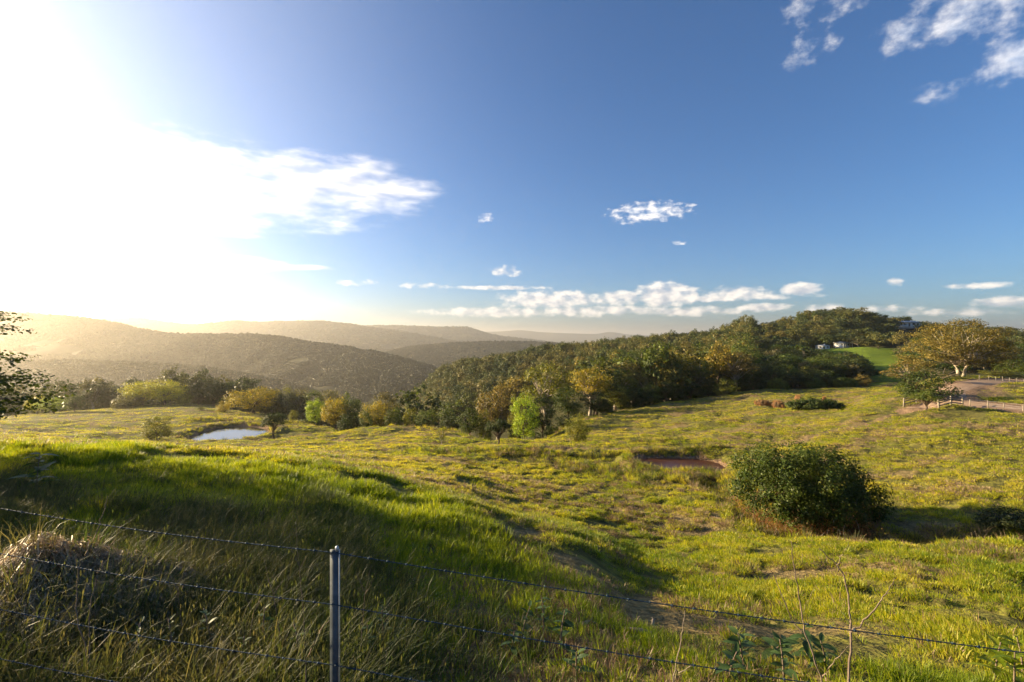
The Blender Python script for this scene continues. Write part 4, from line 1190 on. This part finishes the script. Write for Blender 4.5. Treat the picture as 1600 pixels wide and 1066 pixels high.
def palm(px, top, d):
    p = G(px, d)
    H = (HY - top) / F * d - p[2]
    e = link('palm_tree', None, None, p)
    mb = MB(); mb.tube(bez(np.zeros(3), np.array([.3, 0, H * .5]), np.array([.1, 0, H * .86]), 8), np.linspace(.28, .16, 8), 7)
    link('trunk', mb.mesh('palm_trunk', M['bark'], True), e)
    fb = MB()
    for k in range(16):
        a, u = k * 2.4, .2 + (k % 4) * .35
        q = bez(np.zeros(3), np.array([math.cos(a) * 1.2, math.sin(a) * 1.2, 1.6 - u]), np.array([math.cos(a) * 2.6, math.sin(a) * 2.6, .4 - u * 1.5]), 7) + [.1, 0, H * .86]
        s = np.array([-math.sin(a), math.cos(a), 0])
        wd = np.array([.1, .35, .45, .45, .38, .25, .05])[:, None]
        v = np.concatenate([q - s * wd, q + s * wd - [0, 0, .05]])
        fb.add(v, [(i, i + 1, i + 8, i + 7) for i in range(6)])
    c = link('crown', fb.mesh('palm_crown', FO), e); c.color = (.05, .075, .02, 1)
    tag(e, 'single slender palm tree on the hilltop skyline', 'palm tree')


palm(1384, 491, 425)


def house(name, px, d, w, dep, h, rh, rz, label, nwin, veranda=True, lift=.0):
    p = G(px, d, lift)
    e = link(name, None, None, p)
    e.rotation_euler = (0, 0, rz)
    mb = MB(); mb.box((0, 0, h / 2 - 1), (w, dep, h + 2)); link('wall', mb.mesh('house_wall', M['white']), e)
    mb = MB()
    ov = .7
    v = [(-w / 2 - ov, -dep / 2 - ov, h), (w / 2 + ov, -dep / 2 - ov, h), (w / 2 + ov, dep / 2 + ov, h), (-w / 2 - ov, dep / 2 + ov, h), (-w / 2 + dep * .4, 0, h + rh), (w / 2 - dep * .4, 0, h + rh)]
    mb.add(v, [(0, 1, 5, 4), (2, 3, 4, 5), (3, 2, 1, 0)], [(1, 2, 5), (3, 0, 4)])
    rf = link('roof', mb.mesh('house_roof', M['roof']), e)
    mb = MB(); mb.box((w * .2, .4, h + rh * .75), (.6, .6, 1.4)); link('chimney', mb.mesh('house_chimney', M['white']), rf)
    wm = MB(); wm.box((0, 0, 0), (w / nwin * .5, .1, h * .42)); wme = wm.mesh('house_window', M['glass'])
    fm = MB(); fm.box((0, .01, 0), (w / nwin * .56, .08, h * .48)); fme = fm.mesh('window_frame', M['white'])
    for k in range(nwin):
        if k == nwin // 2:
            continue
        wo = link('window', wme, e, (-w / 2 + w * (k + .5) / nwin, -dep / 2 - .02, h * .55))
        link('frame', fme, wo)
    dm = MB(); dm.box((-w / 2 + w * (nwin // 2 + .5) / nwin, -dep / 2 - .02, h * .38), (1.1, .1, h * .76)); link('door', dm.mesh('house_door', M['timber']), e)
    if veranda:
        for k in range(5):
            pm = MB(); pm.box((-w / 2 + w * k / 4, -dep / 2 - 1.8, h / 2 - 1), (.16, .16, h + 1.6)); link('veranda_post', pm.mesh('veranda_post', M['white']), e)
        vm = MB(); vm.box((0, -dep / 2 - 1.1, h - .2), (w + .6, 2.4, .12)); link('veranda_roof', vm.mesh('veranda_roof', M['roof']), e)
    tag(e, label, name)


house('house', 1417, 412, 15, 8, 3.4, 1.3, -.25, 'white house near the top of the wooded hill', 5, True, 4.2)
house('house', 1315, 326, 8, 5, 2.4, 1.0, .3, 'small white house at the edge of the mown lawn', 3, True, .8)
house('shed', 1285, 322, 7, 4, 2.0, .6, -.1, 'low grey-roofed shed beside the small white house', 3, False, .2)

# ------------------------------------------------------------------ fences
def rail_fence(name, ends, nposts, rails, ph, label, split=False):
    (pa, da), (pb, db) = ends
    A, B = G(pa, da), G(pb, db)
    e = link(name, None, None, A)
    L = np.linalg.norm((B - A)[:2])
    an = math.atan2(B[1] - A[1], B[0] - A[0])
    pm = MB(); pm.box((0, 0, ph / 2 - .2), (.16, .16, ph + .4)); pme = pm.mesh('rail_post', M['pale_timber'])
    for k in range(nposts):
        t = k / (nposts - 1)
        q = A + (B - A) * t
        o = link('post', pme, e, (q[0] - A[0], q[1] - A[1], gz(q[0], q[1]) - A[2])); o.rotation_euler = (R.normal(0, .03), R.normal(0, .03), an + R.normal(0, .1))
    for k in range(nposts - 1):
        for h in rails:
            q0, q1 = A + (B - A) * (k / (nposts - 1)), A + (B - A) * ((k + 1) / (nposts - 1))
            q0[2], q1[2] = gz(*q0[:2]) + h + R.normal(0, .03), gz(*q1[:2]) + h + R.normal(0, .03)
            rm = MB(); rm.tube(np.linspace(q0 - A, q1 - A, 3), [.085, .08, .085], 5)
            link('rail', rm.mesh('rail', M['timber']), e)
    tag(e, label, 'fence')


rail_fence('timber_rail_fence', ((1467, 71), (1504, 72)), 3, (.45, .85, 1.2), 1.35, 'timber rail fence on the field side of the gravel entrance')
rail_fence('timber_rail_fence', ((1412, 77), (1432, 79)), 2, (.4, .8, 1.15), 1.35, 'short timber rail fence against the small flat-topped tree')
rail_fence('timber_rail_fence', ((1463, 80), (1497, 79)), 3, (.4, .8, 1.2), 1.4, 'timber rail fence under the dome-shaped tree')


def post_fence(name, pts, h, w, label, mat='pale_timber', wires=3):
    e = link(name, None, None, G(*pts[0]))
    A = np.array(e.location)
    pm = MB(); pm.tube([(0, 0, -.3), (0, 0, h * .5), (0, 0, h)], [w, w, w * .9], 6); pme = pm.mesh('fence_post', M[mat])
    tops = []
    for p, d in pts:
        q = G(p, d)
        o = link('post', pme, e, tuple(q - A)); o.rotation_euler = (R.normal(0, .05), R.normal(0, .05), 0); o.scale = (1, 1, R.uniform(.85, 1.1))
        tops.append(q - A)
    for k in range(wires):
        wm = MB(); wm.tube(np.array(tops) + [0, 0, h * (.35 + .28 * k)], .006, 4)
        link('wire', wm.mesh('fence_wire', M['galv']), e)
    tag(e, label, 'fence')


post_fence('post_and_wire_fence', [(1516, 72), (1544, 69.5), (1568, 67.5), (1599, 65), (1640, 62)], 1.1, .065, 'pale post and wire fence along the grass below the gravel road')
post_fence('post_and_wire_fence', [(1530, 112), (1545, 113), (1556, 114), (1567, 115), (1578, 114), (1589, 113), (1600, 112), (1612, 111)], 1.1, .06, 'row of small pale posts above the road bend')

# near barbed wire fence
FE = {0: (3.13, 793), 523: (2.7, 862), 1600: (2.27, 1018)}


def fence_xyz(px, py):
    d = np.interp(px, [-700, 0, 523, 1600, 2300], [3.75, 3.13, 2.7, 2.27, 2.05])
    return P3(px, py, d)


fence = link('barbed_wire_fence', None, None, tuple(G(523, 2.7)))
FA = np.array(fence.location)
tag(fence, 'barbed wire fence with a blue-grey steel post in front of the tall grass', 'fence')
ztop = fence_xyz(523, 859)
pb = MB()
yw, tk = .026, .004                               # steel star picket: flat face with a stem behind
for (x0, y0, x1, y1) in [(-yw, 0, yw, 0)]:
    pb.box((0, 0, 0), (2 * yw, tk * 1.6, 1.0))
pb.box((.006, .017, 0), (tk * 1.6, .03, .998))
hgt = ztop[2] - FA[2] + .35
me = pb.mesh('steel_post', M['steel'])
po = link('post', me, fence, tuple(ztop - FA - [0, 0, hgt / 2])); po.scale = (1, 1, hgt)
eb = MB(); eb.box((0, 0, 0), (.0045, .009, 1.0)); eo = link('edge', eb.mesh('post_edge', M['galv']), po, (yw + .001, -.003, .002))
cb_ = MB(); cb_.tube([(0, 0, -.01), (0, 0, .0), (0, 0, .012), (0, 0, .02)], [.008, .011, .01, .003], 8)
co = link('wire_clip', cb_.mesh('wire_clip', M['galv']), fence, tuple(ztop - FA + [.014, -.004, .004]))
WIRES = [[(-700, 702), (0, 793), (523, 862), (1600, 1018), (2300, 1118)], [(-700, 752), (0, 863), (523, 943), (1600, 1113), (2300, 1226)],
         [(-700, 832), (0, 950), (523, 1037), (1600, 1218), (2300, 1336)], [(-700, 900), (0, 1027), (523, 1118), (1600, 1310), (2300, 1435)]]
for wi, wp in enumerate(WIRES):
    ks = np.array([fence_xyz(*p) for p in wp]) - FA
    ks[:, 1] -= .012
    pts = []
    for a, b in zip(ks[:-1], ks[1:]):
        n = max(int(np.linalg.norm(b - a) / .012), 2)
        t = np.linspace(0, 1, n, endpoint=False)[:, None]
        seg = a + (b - a) * t
        seg[:, 2] -= .02 * np.sin(np.pi * t[:, 0])
        pts.append(seg)
    pts = np.concatenate(pts)
    s = np.arange(len(pts)) * .012
    wm = MB()
    for ph in (0, math.pi):
        off = np.stack([np.zeros(len(s)), np.cos(s * 95 + ph), np.sin(s * 95 + ph)], 1) * .002
        wm.tube(pts + off, .0018, 4)
    w = link('wire', wm.mesh('barbed_wire', M['wire'], True), fence)
    bmx = MB()
    for k in range(4 + wi, len(pts) - 3, 9):
        c = pts[k]
        for t in range(4):
            a = R.uniform(0, 6.28)
            dv = np.array([R.normal(0, .4), math.cos(a), math.sin(a)])
            bmx.tube([c - dv * .003, c + dv * .014], [.0018, .0006], 3)
        bmx.tube([c - [.006, 0, 0], c + [.006, 0, 0]], .0052, 5)
    tag(link('barb', bmx.mesh('barbs', M['wire']), w), kind='stuff')


# ------------------------------------------------------------------ grass
def tuft(seed, n, h, spread, wid, lean, curve, mat, up=.3, seg=3, heads=0):
    rg = np.random.default_rng(seed)
    mb_v, mb_q, mb_t, c = [], [], [], 0
    for k in range(n):
        a = rg.uniform(0, 6.28)
        r = spread * math.sqrt(rg.uniform(0, 1))
        b = np.array([math.cos(a) * r, math.sin(a) * r, -.03])
        d = np.array([math.cos(a) * rg.uniform(.1, 1) + lean, math.sin(a) * rg.uniform(.1, 1), 0]) * (1 - up)
        L = h * rg.uniform(.5, 1.15)
        t = np.linspace(0, 1, seg + 1)
        bend = curve * rg.uniform(.4, 1.4)
        pz = L * (t - bend * .45 * t ** 2.2)
        px_ = L * (t * .35 + bend * t ** 2)
        pc = b + d[None] * px_[:, None] + np.array([0, 0, 1.0])[None] * pz[:, None]
        s = np.array([-math.sin(a + rg.normal(0, .9)), math.cos(a + rg.normal(0, .9)), 0])
        ww = wid * rg.uniform(.6, 1.3) * np.array([.8, 1, .75, .0, 0])[:seg + 1] if seg == 3 else wid * rg.uniform(.6, 1.3) * np.linspace(1, 0, seg + 1)
        v = []
        for i in range(seg):
            v += [pc[i] - s * ww[i] / 2, pc[i] + s * ww[i] / 2]
        v.append(pc[seg])
        mb_v.append(np.array(v))
        for i in range(seg - 1):
            mb_q.append((c + 2 * i, c + 2 * i + 1, c + 2 * i + 3, c + 2 * i + 2))
        mb_t.append((c + 2 * seg - 2, c + 2 * seg - 1, c + 2 * seg))
        c += 2 * seg + 1
        if heads and k < heads:
            q = pc[seg]
            e = wid * .75
            mb_v.append(np.array([q - [0, 0, e * 9], q + [e, 0, -e * 3], q + [0, 0, e * 2], q + [-e, 0, -e * 3]]))
            mb_q.append((c, c + 1, c + 2, c + 3)); c += 4
    return mesh_arrays('tuft', np.concatenate(mb_v), [np.array(mb_q).reshape(-1, 4), np.array(mb_t)], [mat])


KINDS = []
def kinds(n, *a, **k):
    i0 = len(KINDS)
    for s in range(n):
        KINDS.append(tuft(900 + len(KINDS), *a, **k))
    return i0, n


K_TALL = kinds(4, 28, .46, .10, .0055, .35, .75, M['tall'], heads=6)
K_LUSH = kinds(4, 36, .22, .12, .008, .1, .6, M['lush'])
K_SHORT = kinds(4, 36, .115, .15, .008, .0, .9, M['field'])
K_DRY = kinds(3, 30, .15, .16, .006, .1, 1.2, M['straw'])
K_FAR = kinds(4, 30, .15, .26, .028, .0, .8, M['field'], seg=2)
K_FARDRY = kinds(2, 26, .20, .26, .024, .0, .9, M['straw'], seg=2)
K_GREEN = kinds(4, 34, .155, .13, .008, .1, .8, M['field'])


def build_grass():
    rg = np.random.default_rng(55)
    N = 430000
    th = rg.uniform(-.93, .93, N)
    r = np.exp(rg.uniform(math.log(2.3), math.log(300), N))
    x, y = r * np.sin(th), r * np.cos(th)
    px = to_px(x, y)
    dirt, dry, lawn, forest = cover(x, y)
    keep = (forest < .4) & (dirt < .45 + rg.uniform(-.2, .25, N)) & (poly_sd(x, y, POND) > .4) & (poly_sd(x, y, DAM) > .25)
    # grazed field: patchy sward
    patch = tussock(x, y)
    near_d = np.interp(px, [-300, 0, 400, 600, 800, 900, 1000, 1200, 1600], [15, 14.5, 14.2, 13.0, 10.5, 8.5, 6.5, 5, 5]) * (1 + (fbm(x / 2, y / 2, 3, 77) - .5) * .35)
    near = y < near_d
    keep &= near | (patch > .485 + rg.uniform(-.07, .07, N))
    keep &= rg.uniform(0, 1, N) < np.interp(r, [3, 8, 14, 30, 60], [120, 105, 85, 50, 1e9]) * r * r * 9.06 / N
    x, y, r, px, near_d, near, dry, patch = [a[keep] for a in (x, y, r, px, near_d, near, dry, patch)]
    n = len(x)
    z = ground_z(x, y)
    idx = np.zeros(n, int)
    u = rg.uniform(0, 1, n)

    def pick(k, m):
        idx[m] = k[0] + rg.integers(0, k[1], m.sum())

    pick(K_FAR, np.ones(n, bool))
    pick(K_SHORT, r < 26)
    pick(K_FARDRY, (r >= 26) & (u < .06 + .5 * dry))
    pick(K_DRY, (r < 26) & (u < .06 + .5 * dry))
    q = y / near_d
    left = 1 - sm(px, 480, 760)
    lush = near & (u < sm(q + (fbm(x, y, 2, 41) - .5) * .5, .45, .8))
    pick(K_GREEN, near)
    pick(K_TALL, near & (u < .78 * left + .12) & ~lush)
    pick(K_LUSH, lush & (u > .0))
    pick(K_DRY, near & (rg.uniform(0, 1, n) < .75 * dry))
    s = rg.uniform(.7, 1.3, n)
    s = s * np.where(near, 1.0, np.where(r < 26, np.interp(r, [6, 26], [.85, 1.25]), np.interp(r, [26, 60, 190], [.75, 1.2, 2.6])))
    s = s * np.where(near, 1, .55 + .95 * sm(patch, .42, .72))
    s = np.where(near & (y < 3.1), s * .55, s)
    s = np.where((idx >= K_LUSH[0]) & (idx < K_LUSH[0] + K_LUSH[1]), s * (1 - .35 * sm(px, 700, 1000)), s)
    zs = np.where(near | (r < 26), s, s * np.interp(r, [26, 60, 190], [1.0, .75, .5]))
    rot = np.stack([rg.normal(0, .12, n), rg.normal(0, .12, n), rg.uniform(0, 6.28, n)], 1)
    tall = (idx >= K_TALL[0]) & (idx < K_TALL[0] + K_TALL[1])
    rot[:, 2] = np.where(tall, rg.normal(.1, .8, n), rot[:, 2])
    scatter('grass', np.stack([x, y, z], 1), rot, np.stack([s, s, zs], 1), idx, KINDS, 'pasture grass and tall verge grass covering the slope', 'grass')


build_grass()


def rough_grass():
    """rank tussocks on the dam bank, the gully and the track edge"""
    rg = np.random.default_rng(56)
    P, S, I = [], [], []
    rank = [tuft(1300 + k, 40, .62, .22, .016, .0, .7, M['straw' if k == 0 else 'tall' if k < 3 else 'field'], seg=3) for k in range(5)]
    for line, w, n in (([pxd(860, 57), pxd(930, 54.5), pxd(985, 51), pxd(1010, 49), pxd(1080, 48.6), pxd(1140, 47), pxd(1160, 42)], 1.5, 620), ([pxd(870, 61), pxd(980, 59.4), pxd(1060, 59), pxd(1140, 59)], .5, 160),
                       (GULLY, 1.1, 500), ([pxd(1150, 39), pxd(1185, 34), pxd(1220, 30.5), pxd(1330, 27), pxd(1400, 26)], .8, 220), ([pxd(985, 66), pxd(1060, 67)], .5, 60), ([pxd(300, 137), pxd(420, 138), pxd(500, 145)], 1.5, 260), (list(POND) + [POND[0]], .9, 420), (list(DAM[:5]), .35, 160),
                       ([pxd(640, 66), pxd(760, 63), pxd(870, 60)], 1.0, 180), ([pxd(560, 122), pxd(700, 114), pxd(800, 96), pxd(900, 118)], 3.0, 300)):
        for k in range(n):
            j = rg.integers(len(line) - 1)
            t = rg.uniform()
            c = line[j] * (1 - t) + line[j + 1] * t + rg.normal(0, w, 2)
            P.append(c); S.append(rg.uniform(.6, 1.35) * (1 + .004 * c[1])); I.append(rg.integers(0, 5))
    P, S, I = np.array(P), np.array(S), np.array(I)
    k = (poly_sd(P[:, 0], P[:, 1], DAM) > -.05) & (poly_sd(P[:, 0], P[:, 1], POND) > .2)
    P, S, I = P[k], S[k], I[k]
    z = ground_z(P[:, 0], P[:, 1])
    rot = np.stack([rg.normal(0, .1, len(P)), rg.normal(0, .1, len(P)), rg.uniform(0, 6.28, len(P))], 1)
    scatter('rank_grass', np.column_stack([P, z]), rot, np.stack([S, S, S], 1), I, rank, 'rank dry grass along the dam bank and gully', 'grass')


rough_grass()

# ------------------------------------------------------------------ small things on the verge
def straw_heap():
    rg = np.random.default_rng(91)
    mb_v, mb_q, c = [], [], 0
    ctr, rad = MOUND
    for k in range(5200):
        a = rg.uniform(0, 6.28)
        rr = rad * 1.35 * math.sqrt(rg.uniform(0, 1))
        b = ctr + np.array([math.cos(a), math.sin(a)]) * rr
        h = a + rg.normal(0, 1.0) if rg.uniform() < .7 else rg.uniform(0, 6.28)
        L = rg.uniform(.15, .5)
        n = 5
        t = np.linspace(0, 1, n)
        pt = b[None] + np.array([math.cos(h), math.sin(h)])[None] * (t * L)[:, None] + rg.normal(0, .012, (n, 2)).cumsum(0)
        z = ground_z(pt[:, 0], pt[:, 1]) + rg.uniform(.0, .10) + .10 * np.sin(np.pi * t) * rg.uniform(-.2, 1.1)
        s = np.array([-math.sin(h), math.cos(h), rg.normal(0, .5)]) * rg.uniform(.0018, .0042)
        p3 = np.column_stack([pt, z])
        mb_v.append(np.concatenate([p3 - s, p3 + s]))
        mb_q += [(c + i, c + i + 1, c + n + i + 1, c + n + i) for i in range(n - 1)]
        c += 2 * n
    v = np.concatenate(mb_v)
    o = np.array([*ctr, gz(*ctr)])
    tag(link('straw_heap', mesh_arrays('straw_heap', v - o, [np.array(mb_q)], [M['heap']]), None, tuple(o)), 'flattened heap of pale dry straw behind the fence wires', 'straw heap')


straw_heap()


def leaf_mesh(L, W, mat, cup=.25, droop=.35):
    n = 7
    t = np.linspace(0, 1, n)
    w = W * np.sin(np.pi * t ** .8) ** .8 / 2
    x = L * t
    z = -droop * L * t ** 2
    v = np.concatenate([np.column_stack([x, -w, z + cup * w]), np.column_stack([x, np.zeros(n), z]), np.column_stack([x, w, z + cup * w])])
    q = [(r * n + i, r * n + i + 1, (r + 1) * n + i + 1, (r + 1) * n + i) for r in range(2) for i in range(n - 1)]
    return mesh_arrays('leaf', v, [np.array(q)], [mat], True)


LEAF_BIG = [leaf_mesh(.26, .11, M['weed'], .3, .3), leaf_mesh(.22, .10, M['weed'], .2, .5), leaf_mesh(.17, .07, M['weed'], .3, .2)]
LEAF_LIT = [leaf_mesh(.2, .075, M['lush'], .3, .3), leaf_mesh(.17, .06, M['lush'], .2, .5)]


def weed(name, px, d, h, nleaf, leaves, label, scale=1.0, group=None, seed=0):
    rg = np.random.default_rng(seed)
    p = G(px, d, -.03)
    e = link(name, None, None, p)
    mb = MB()
    tip = np.array([rg.normal(0, .06), rg.normal(0, .06), h])
    st = bez(np.zeros(3), np.array([0, 0, h * .5]), tip, 8)
    mb.tube(st, np.linspace(.012, .005, 8), 6)
    link('stem', mb.mesh('weed_stem', M['twig'], True), e)
    for k in range(nleaf):
        t = .22 + .78 * (k + .5) / nleaf
        i = t * 7
        j = min(int(i), 6)
        c = st[j] * (1 - (i - j)) + st[j + 1] * (i - j)
        o = link('leaf', leaves[rg.integers(len(leaves))], e, tuple(c))
        o.rotation_euler = (rg.normal(0, .25), rg.uniform(-.65, .25) - .25 * t, k * 2.4 + rg.normal(0, .3))
        s = scale * rg.uniform(.7, 1.2) * (1.15 - .45 * t)
        o.scale = (s, s, s)
    return tag(e, label, 'weed', group)


weed('broadleaf_plant', 57, 9.2, .78, 18, LEAF_BIG, 'tall broad-leaved plant above the tall grass by the top wire', 1.5, seed=1)
for k, (px, d, h, n) in enumerate([(1160, 5.0, .42, 16), (1225, 4.7, .40, 16), (1262, 5.1, .38, 14), (1205, 5.4, .36, 14), (1140, 4.6, .34, 12), (1290, 4.8, .34, 12)]):
    weed('broadleaf_weed', px, d, h, n, LEAF_BIG, 'dark broad-leaved weed in the clump behind the bare saplings', .85, 'weeds behind the bare saplings', seed=10 + k)
for k, (px, d, h, n) in enumerate([(815, 5.2, .42, 12), (850, 5.4, .48, 14), (875, 5.0, .45, 14), (800, 4.9, .3, 10), (900, 4.5, .3, 10)]):
    weed('broadleaf_weed', px, d, h, n, LEAF_BIG, 'dark broad-leaved weed in the grass between post and saplings', .6, 'weeds in the middle of the verge', seed=30 + k)
for k, (px, d, h, n) in enumerate([(1555, 5.0, .45, 14), (1585, 4.8, .42, 12), (1598, 5.3, .4, 12)]):
    weed('sunlit_weed', px, d, h, n, LEAF_LIT, 'yellow-green leafy weed in the sun by the fence wire', 1.1, 'sunlit weeds', seed=50 + k)
for k, (px, d, h, n) in enumerate([(600, 4.6, .5, 16), (572, 4.2, .42, 14), (330, 4.0, .45, 14), (270, 3.8, .4, 12), (410, 4.1, .42, 12), (470, 3.9, .4, 12), (210, 3.7, .35, 12), (380, 3.8, .35, 10)]):
    weed('small_weed', px, d, h, n, LEAF_BIG[2:], 'small-leaved dark weed in the shade at the foot of the fence', .55, 'small weeds at the fence foot', seed=70 + k)


def twig_thing(name, polys, label, cat, d0, mat, radii, part='stem'):
    base = P3(*polys[0][0], d0)
    base[2] = gz(base[0], base[1])
    e = link(name, None, None, tuple(base))
    for k, (pl, rd) in enumerate(zip(polys, radii)):
        dd = d0 + R.normal(0, .05)
        pts = np.array([P3(px, py, d0 + (dd - d0) * min(i, 2) / 2) for i, (px, py) in enumerate(pl)]) - base
        if k == 0:
            pts = np.concatenate([[[0, 0, -.05]], pts])
        # subdivide with a little wobble
        q = []
        for a, b in zip(pts[:-1], pts[1:]):
            for t in np.arange(5) / 5:
                q.append(a * (1 - t) + b * t + R.normal(0, .004, 3) * (t > 0))
        q.append(pts[-1])
        mb = MB(); mb.tube(np.array(q), np.linspace(rd, rd * .3, len(q)) * .7, 6)
        link('trunk' if k == 0 else 'branch', mb.mesh('branch', M[mat], True), e)
    return tag(e, label, cat)


twig_thing('bare_sapling', [[(1326, 1066), (1329, 985), (1327, 950), (1319, 900), (1306, 880), (1280, 858)], [(1310, 893), (1312, 870), (1326, 850)], [(1329, 988), (1345, 978), (1372, 945), (1386, 925), (1401, 903)], [(1386, 928), (1404, 926)], [(1328, 975), (1314, 955)]],
           'pale bare sapling with forked leafless branches in front of the sunny slope', 'sapling', 3.3, 'twig', [.013, .006, .009, .004, .004])
twig_thing('bare_sapling', [[(1284, 1066), (1270, 1020), (1256, 985), (1250, 940), (1243, 895), (1236, 845)], [(1256, 990), (1238, 970), (1210, 900), (1200, 886)], [(1284, 1058), (1305, 1030), (1328, 1008)], [(1252, 960), (1266, 935), (1275, 915)]],
           'thinner leafless sapling leaning away from the forked pale one', 'sapling', 3.2, 'twig', [.010, .006, .006, .003])
twig_thing('dry_stalk', [[(1052, 1066), (1060, 1020), (1067, 985), (1070, 955)], [(1060, 1052), (1085, 1040), (1092, 1020)]], 'short dead stalk among the verge weeds', 'stalk', 3.6, 'dead', [.008, .005])
twig_thing('weed_stalk', [[(140, 1066), (135, 1020), (118, 950), (122, 890), (152, 830), (162, 800), (168, 775)], [(124, 890), (116, 868)]], 'tall dark curved weed stalk in front of the straw heap', 'stalk', 3.4, 'twig', [.008, .004])
twig_thing('weed_stalk', [[(139, 1060), (140, 960), (150, 900), (165, 870), (190, 820)], [(152, 895), (180, 860)]], 'tall straight weed stalk beside the curved one', 'stalk', 3.45, 'twig', [.007, .004])
for k, pl in enumerate([[(440, 1000), (428, 930), (412, 870)], [(390, 1010), (395, 960), (410, 925), (430, 895)], [(475, 960), (468, 890), (462, 815)], [(285, 985), (278, 930), (290, 880)], [(562, 1020), (570, 930), (580, 885)]]):
    twig_thing('seed_stalk', [pl, [(pl[1][0], pl[1][1]), (pl[1][0] + 14, pl[1][1] - 26)], [(pl[1][0] - 1, pl[1][1] - 6), (pl[1][0] - 13, pl[1][1] - 34)]], 'thin seeding weed stalk rising from the tall grass', 'stalk', 3.9, 'twig', [.0045, .003, .003])['group'] = 'thin seeding stalks'
twig_thing('leaning_stick', [[(478, 1030), (500, 985), (532, 948)]], 'thin dead stick leaning against the steel post', 'stick', 2.85, 'twig', [.006])


def log(px, d, L, r, rz, label):
    p = G(px, d, r * .6)
    e = link('dead_branch', None, None, p)
    e.rotation_euler = (0, .08, rz)
    mb = MB()
    n = 9
    t = np.linspace(-.5, .5, n)
    mb.tube(np.column_stack([t * L, .08 * L * np.sin(t * 5), .05 * L * np.cos(t * 4)]), r * np.array([.5, .9, 1, 1.1, 1, .9, .8, .6, .25]), 8)
    link('limb', mb.mesh('limb', M['dead'], True), e)
    mb = MB(); mb.tube([(.1 * L, 0, .02), (.25 * L, .1 * L, .06 * L), (.36 * L, .2 * L, .1 * L)], [r * .6, r * .45, r * .15], 6)
    link('side_branch', mb.mesh('side_branch', M['dead'], True), e)
    tag(e, label, 'branch')


log(1003, 5.9, .42, .03, -.5, 'pale bent piece of dead branch on the grass slope')
log(915, 5.9, .30, .022, .2, 'short pale stick lying in the grass')
log(1020, 6.6, .26, .02, .9, 'small upturned pale twig above the bent dead branch')


def creeper():
    """rust coloured dead fern and creeper hanging below the big bush"""
    rg = np.random.default_rng(33)
    pts = []
    line = [pxd(1150, 40), pxd(1178, 34.5), pxd(1210, 31), pxd(1250, 29.8), pxd(1310, 28.9), pxd(1362, 28.4)]
    pos, nr = [], []
    for k in range(8000):
        j = rg.integers(len(line) - 1)
        t = rg.uniform()
        c = line[j] * (1 - t) + line[j + 1] * t + rg.normal(0, .38, 2)
        h = abs(rg.normal(0, .75)) * (0.5 + fbm(np.array([c[0]]), np.array([c[1]]), 2, 8)[0])
        pos.append((c[0], c[1], h)); nr.append(rg.normal(size=3))
    pos = np.array(pos)
    pos[:, 2] += ground_z(pos[:, 0], pos[:, 1])
    v, q = leaf_cards(pos, np.array(nr), .13, rg, .25, .8)
    o = np.array([*line[2], gz(*line[2])])
    e = link('dead_creeper', None, None, tuple(o))
    link('foliage', mesh_arrays('dead_creeper', v - o, [q], [M['dryleaf']]), e)
    for k in range(26):
        j = rg.integers(len(line) - 1)
        t = rg.uniform()
        c = line[j] * (1 - t) + line[j + 1] * t + rg.normal(0, .3, 2)
        a = np.array([c[0], c[1], gz(*c)]) - o
        b = a + [rg.normal(0, .6), rg.normal(0, .4), rg.uniform(.5, 1.3)]
        mb = MB(); mb.tube(bez(a, (a + b) / 2 + rg.normal(0, .2, 3), b, 6), np.linspace(.025, .01, 6), 5)
        link('stem', mb.mesh('creeper_stem', M['dead'], True), e)
    tag(e, 'rust brown dead creeper and bare stems hanging under the big green bush', 'creeper')


creeper()

# ------------------------------------------------------------------ haze
def haze():
    m = bpy.data.materials.new('haze_air')
    m.use_nodes = True
    nt = NT(m.node_tree)
    pv = nt.n('ShaderNodeVolumePrincipled')
    pv.inputs['Color'].default_value = (1.0, .93, .82, 1)
    pv.inputs['Density'].default_value = 1.0e-4
    pv.inputs['Anisotropy'].default_value = 0.72
    o = nt.n('ShaderNodeOutputMaterial')
    nt.t.links.new(pv.outputs[0], o.inputs['Volume'])
    mb = MB()
    z0, z1 = -340.0, 260.0
    mb.box((0, 0, (z0 + z1) / 2), (90000, 90000, z1 - z0))
    tag(link('haze', mb.mesh('haze', m)), 'thin golden evening haze over the valley', 'haze', kind='stuff')


haze()
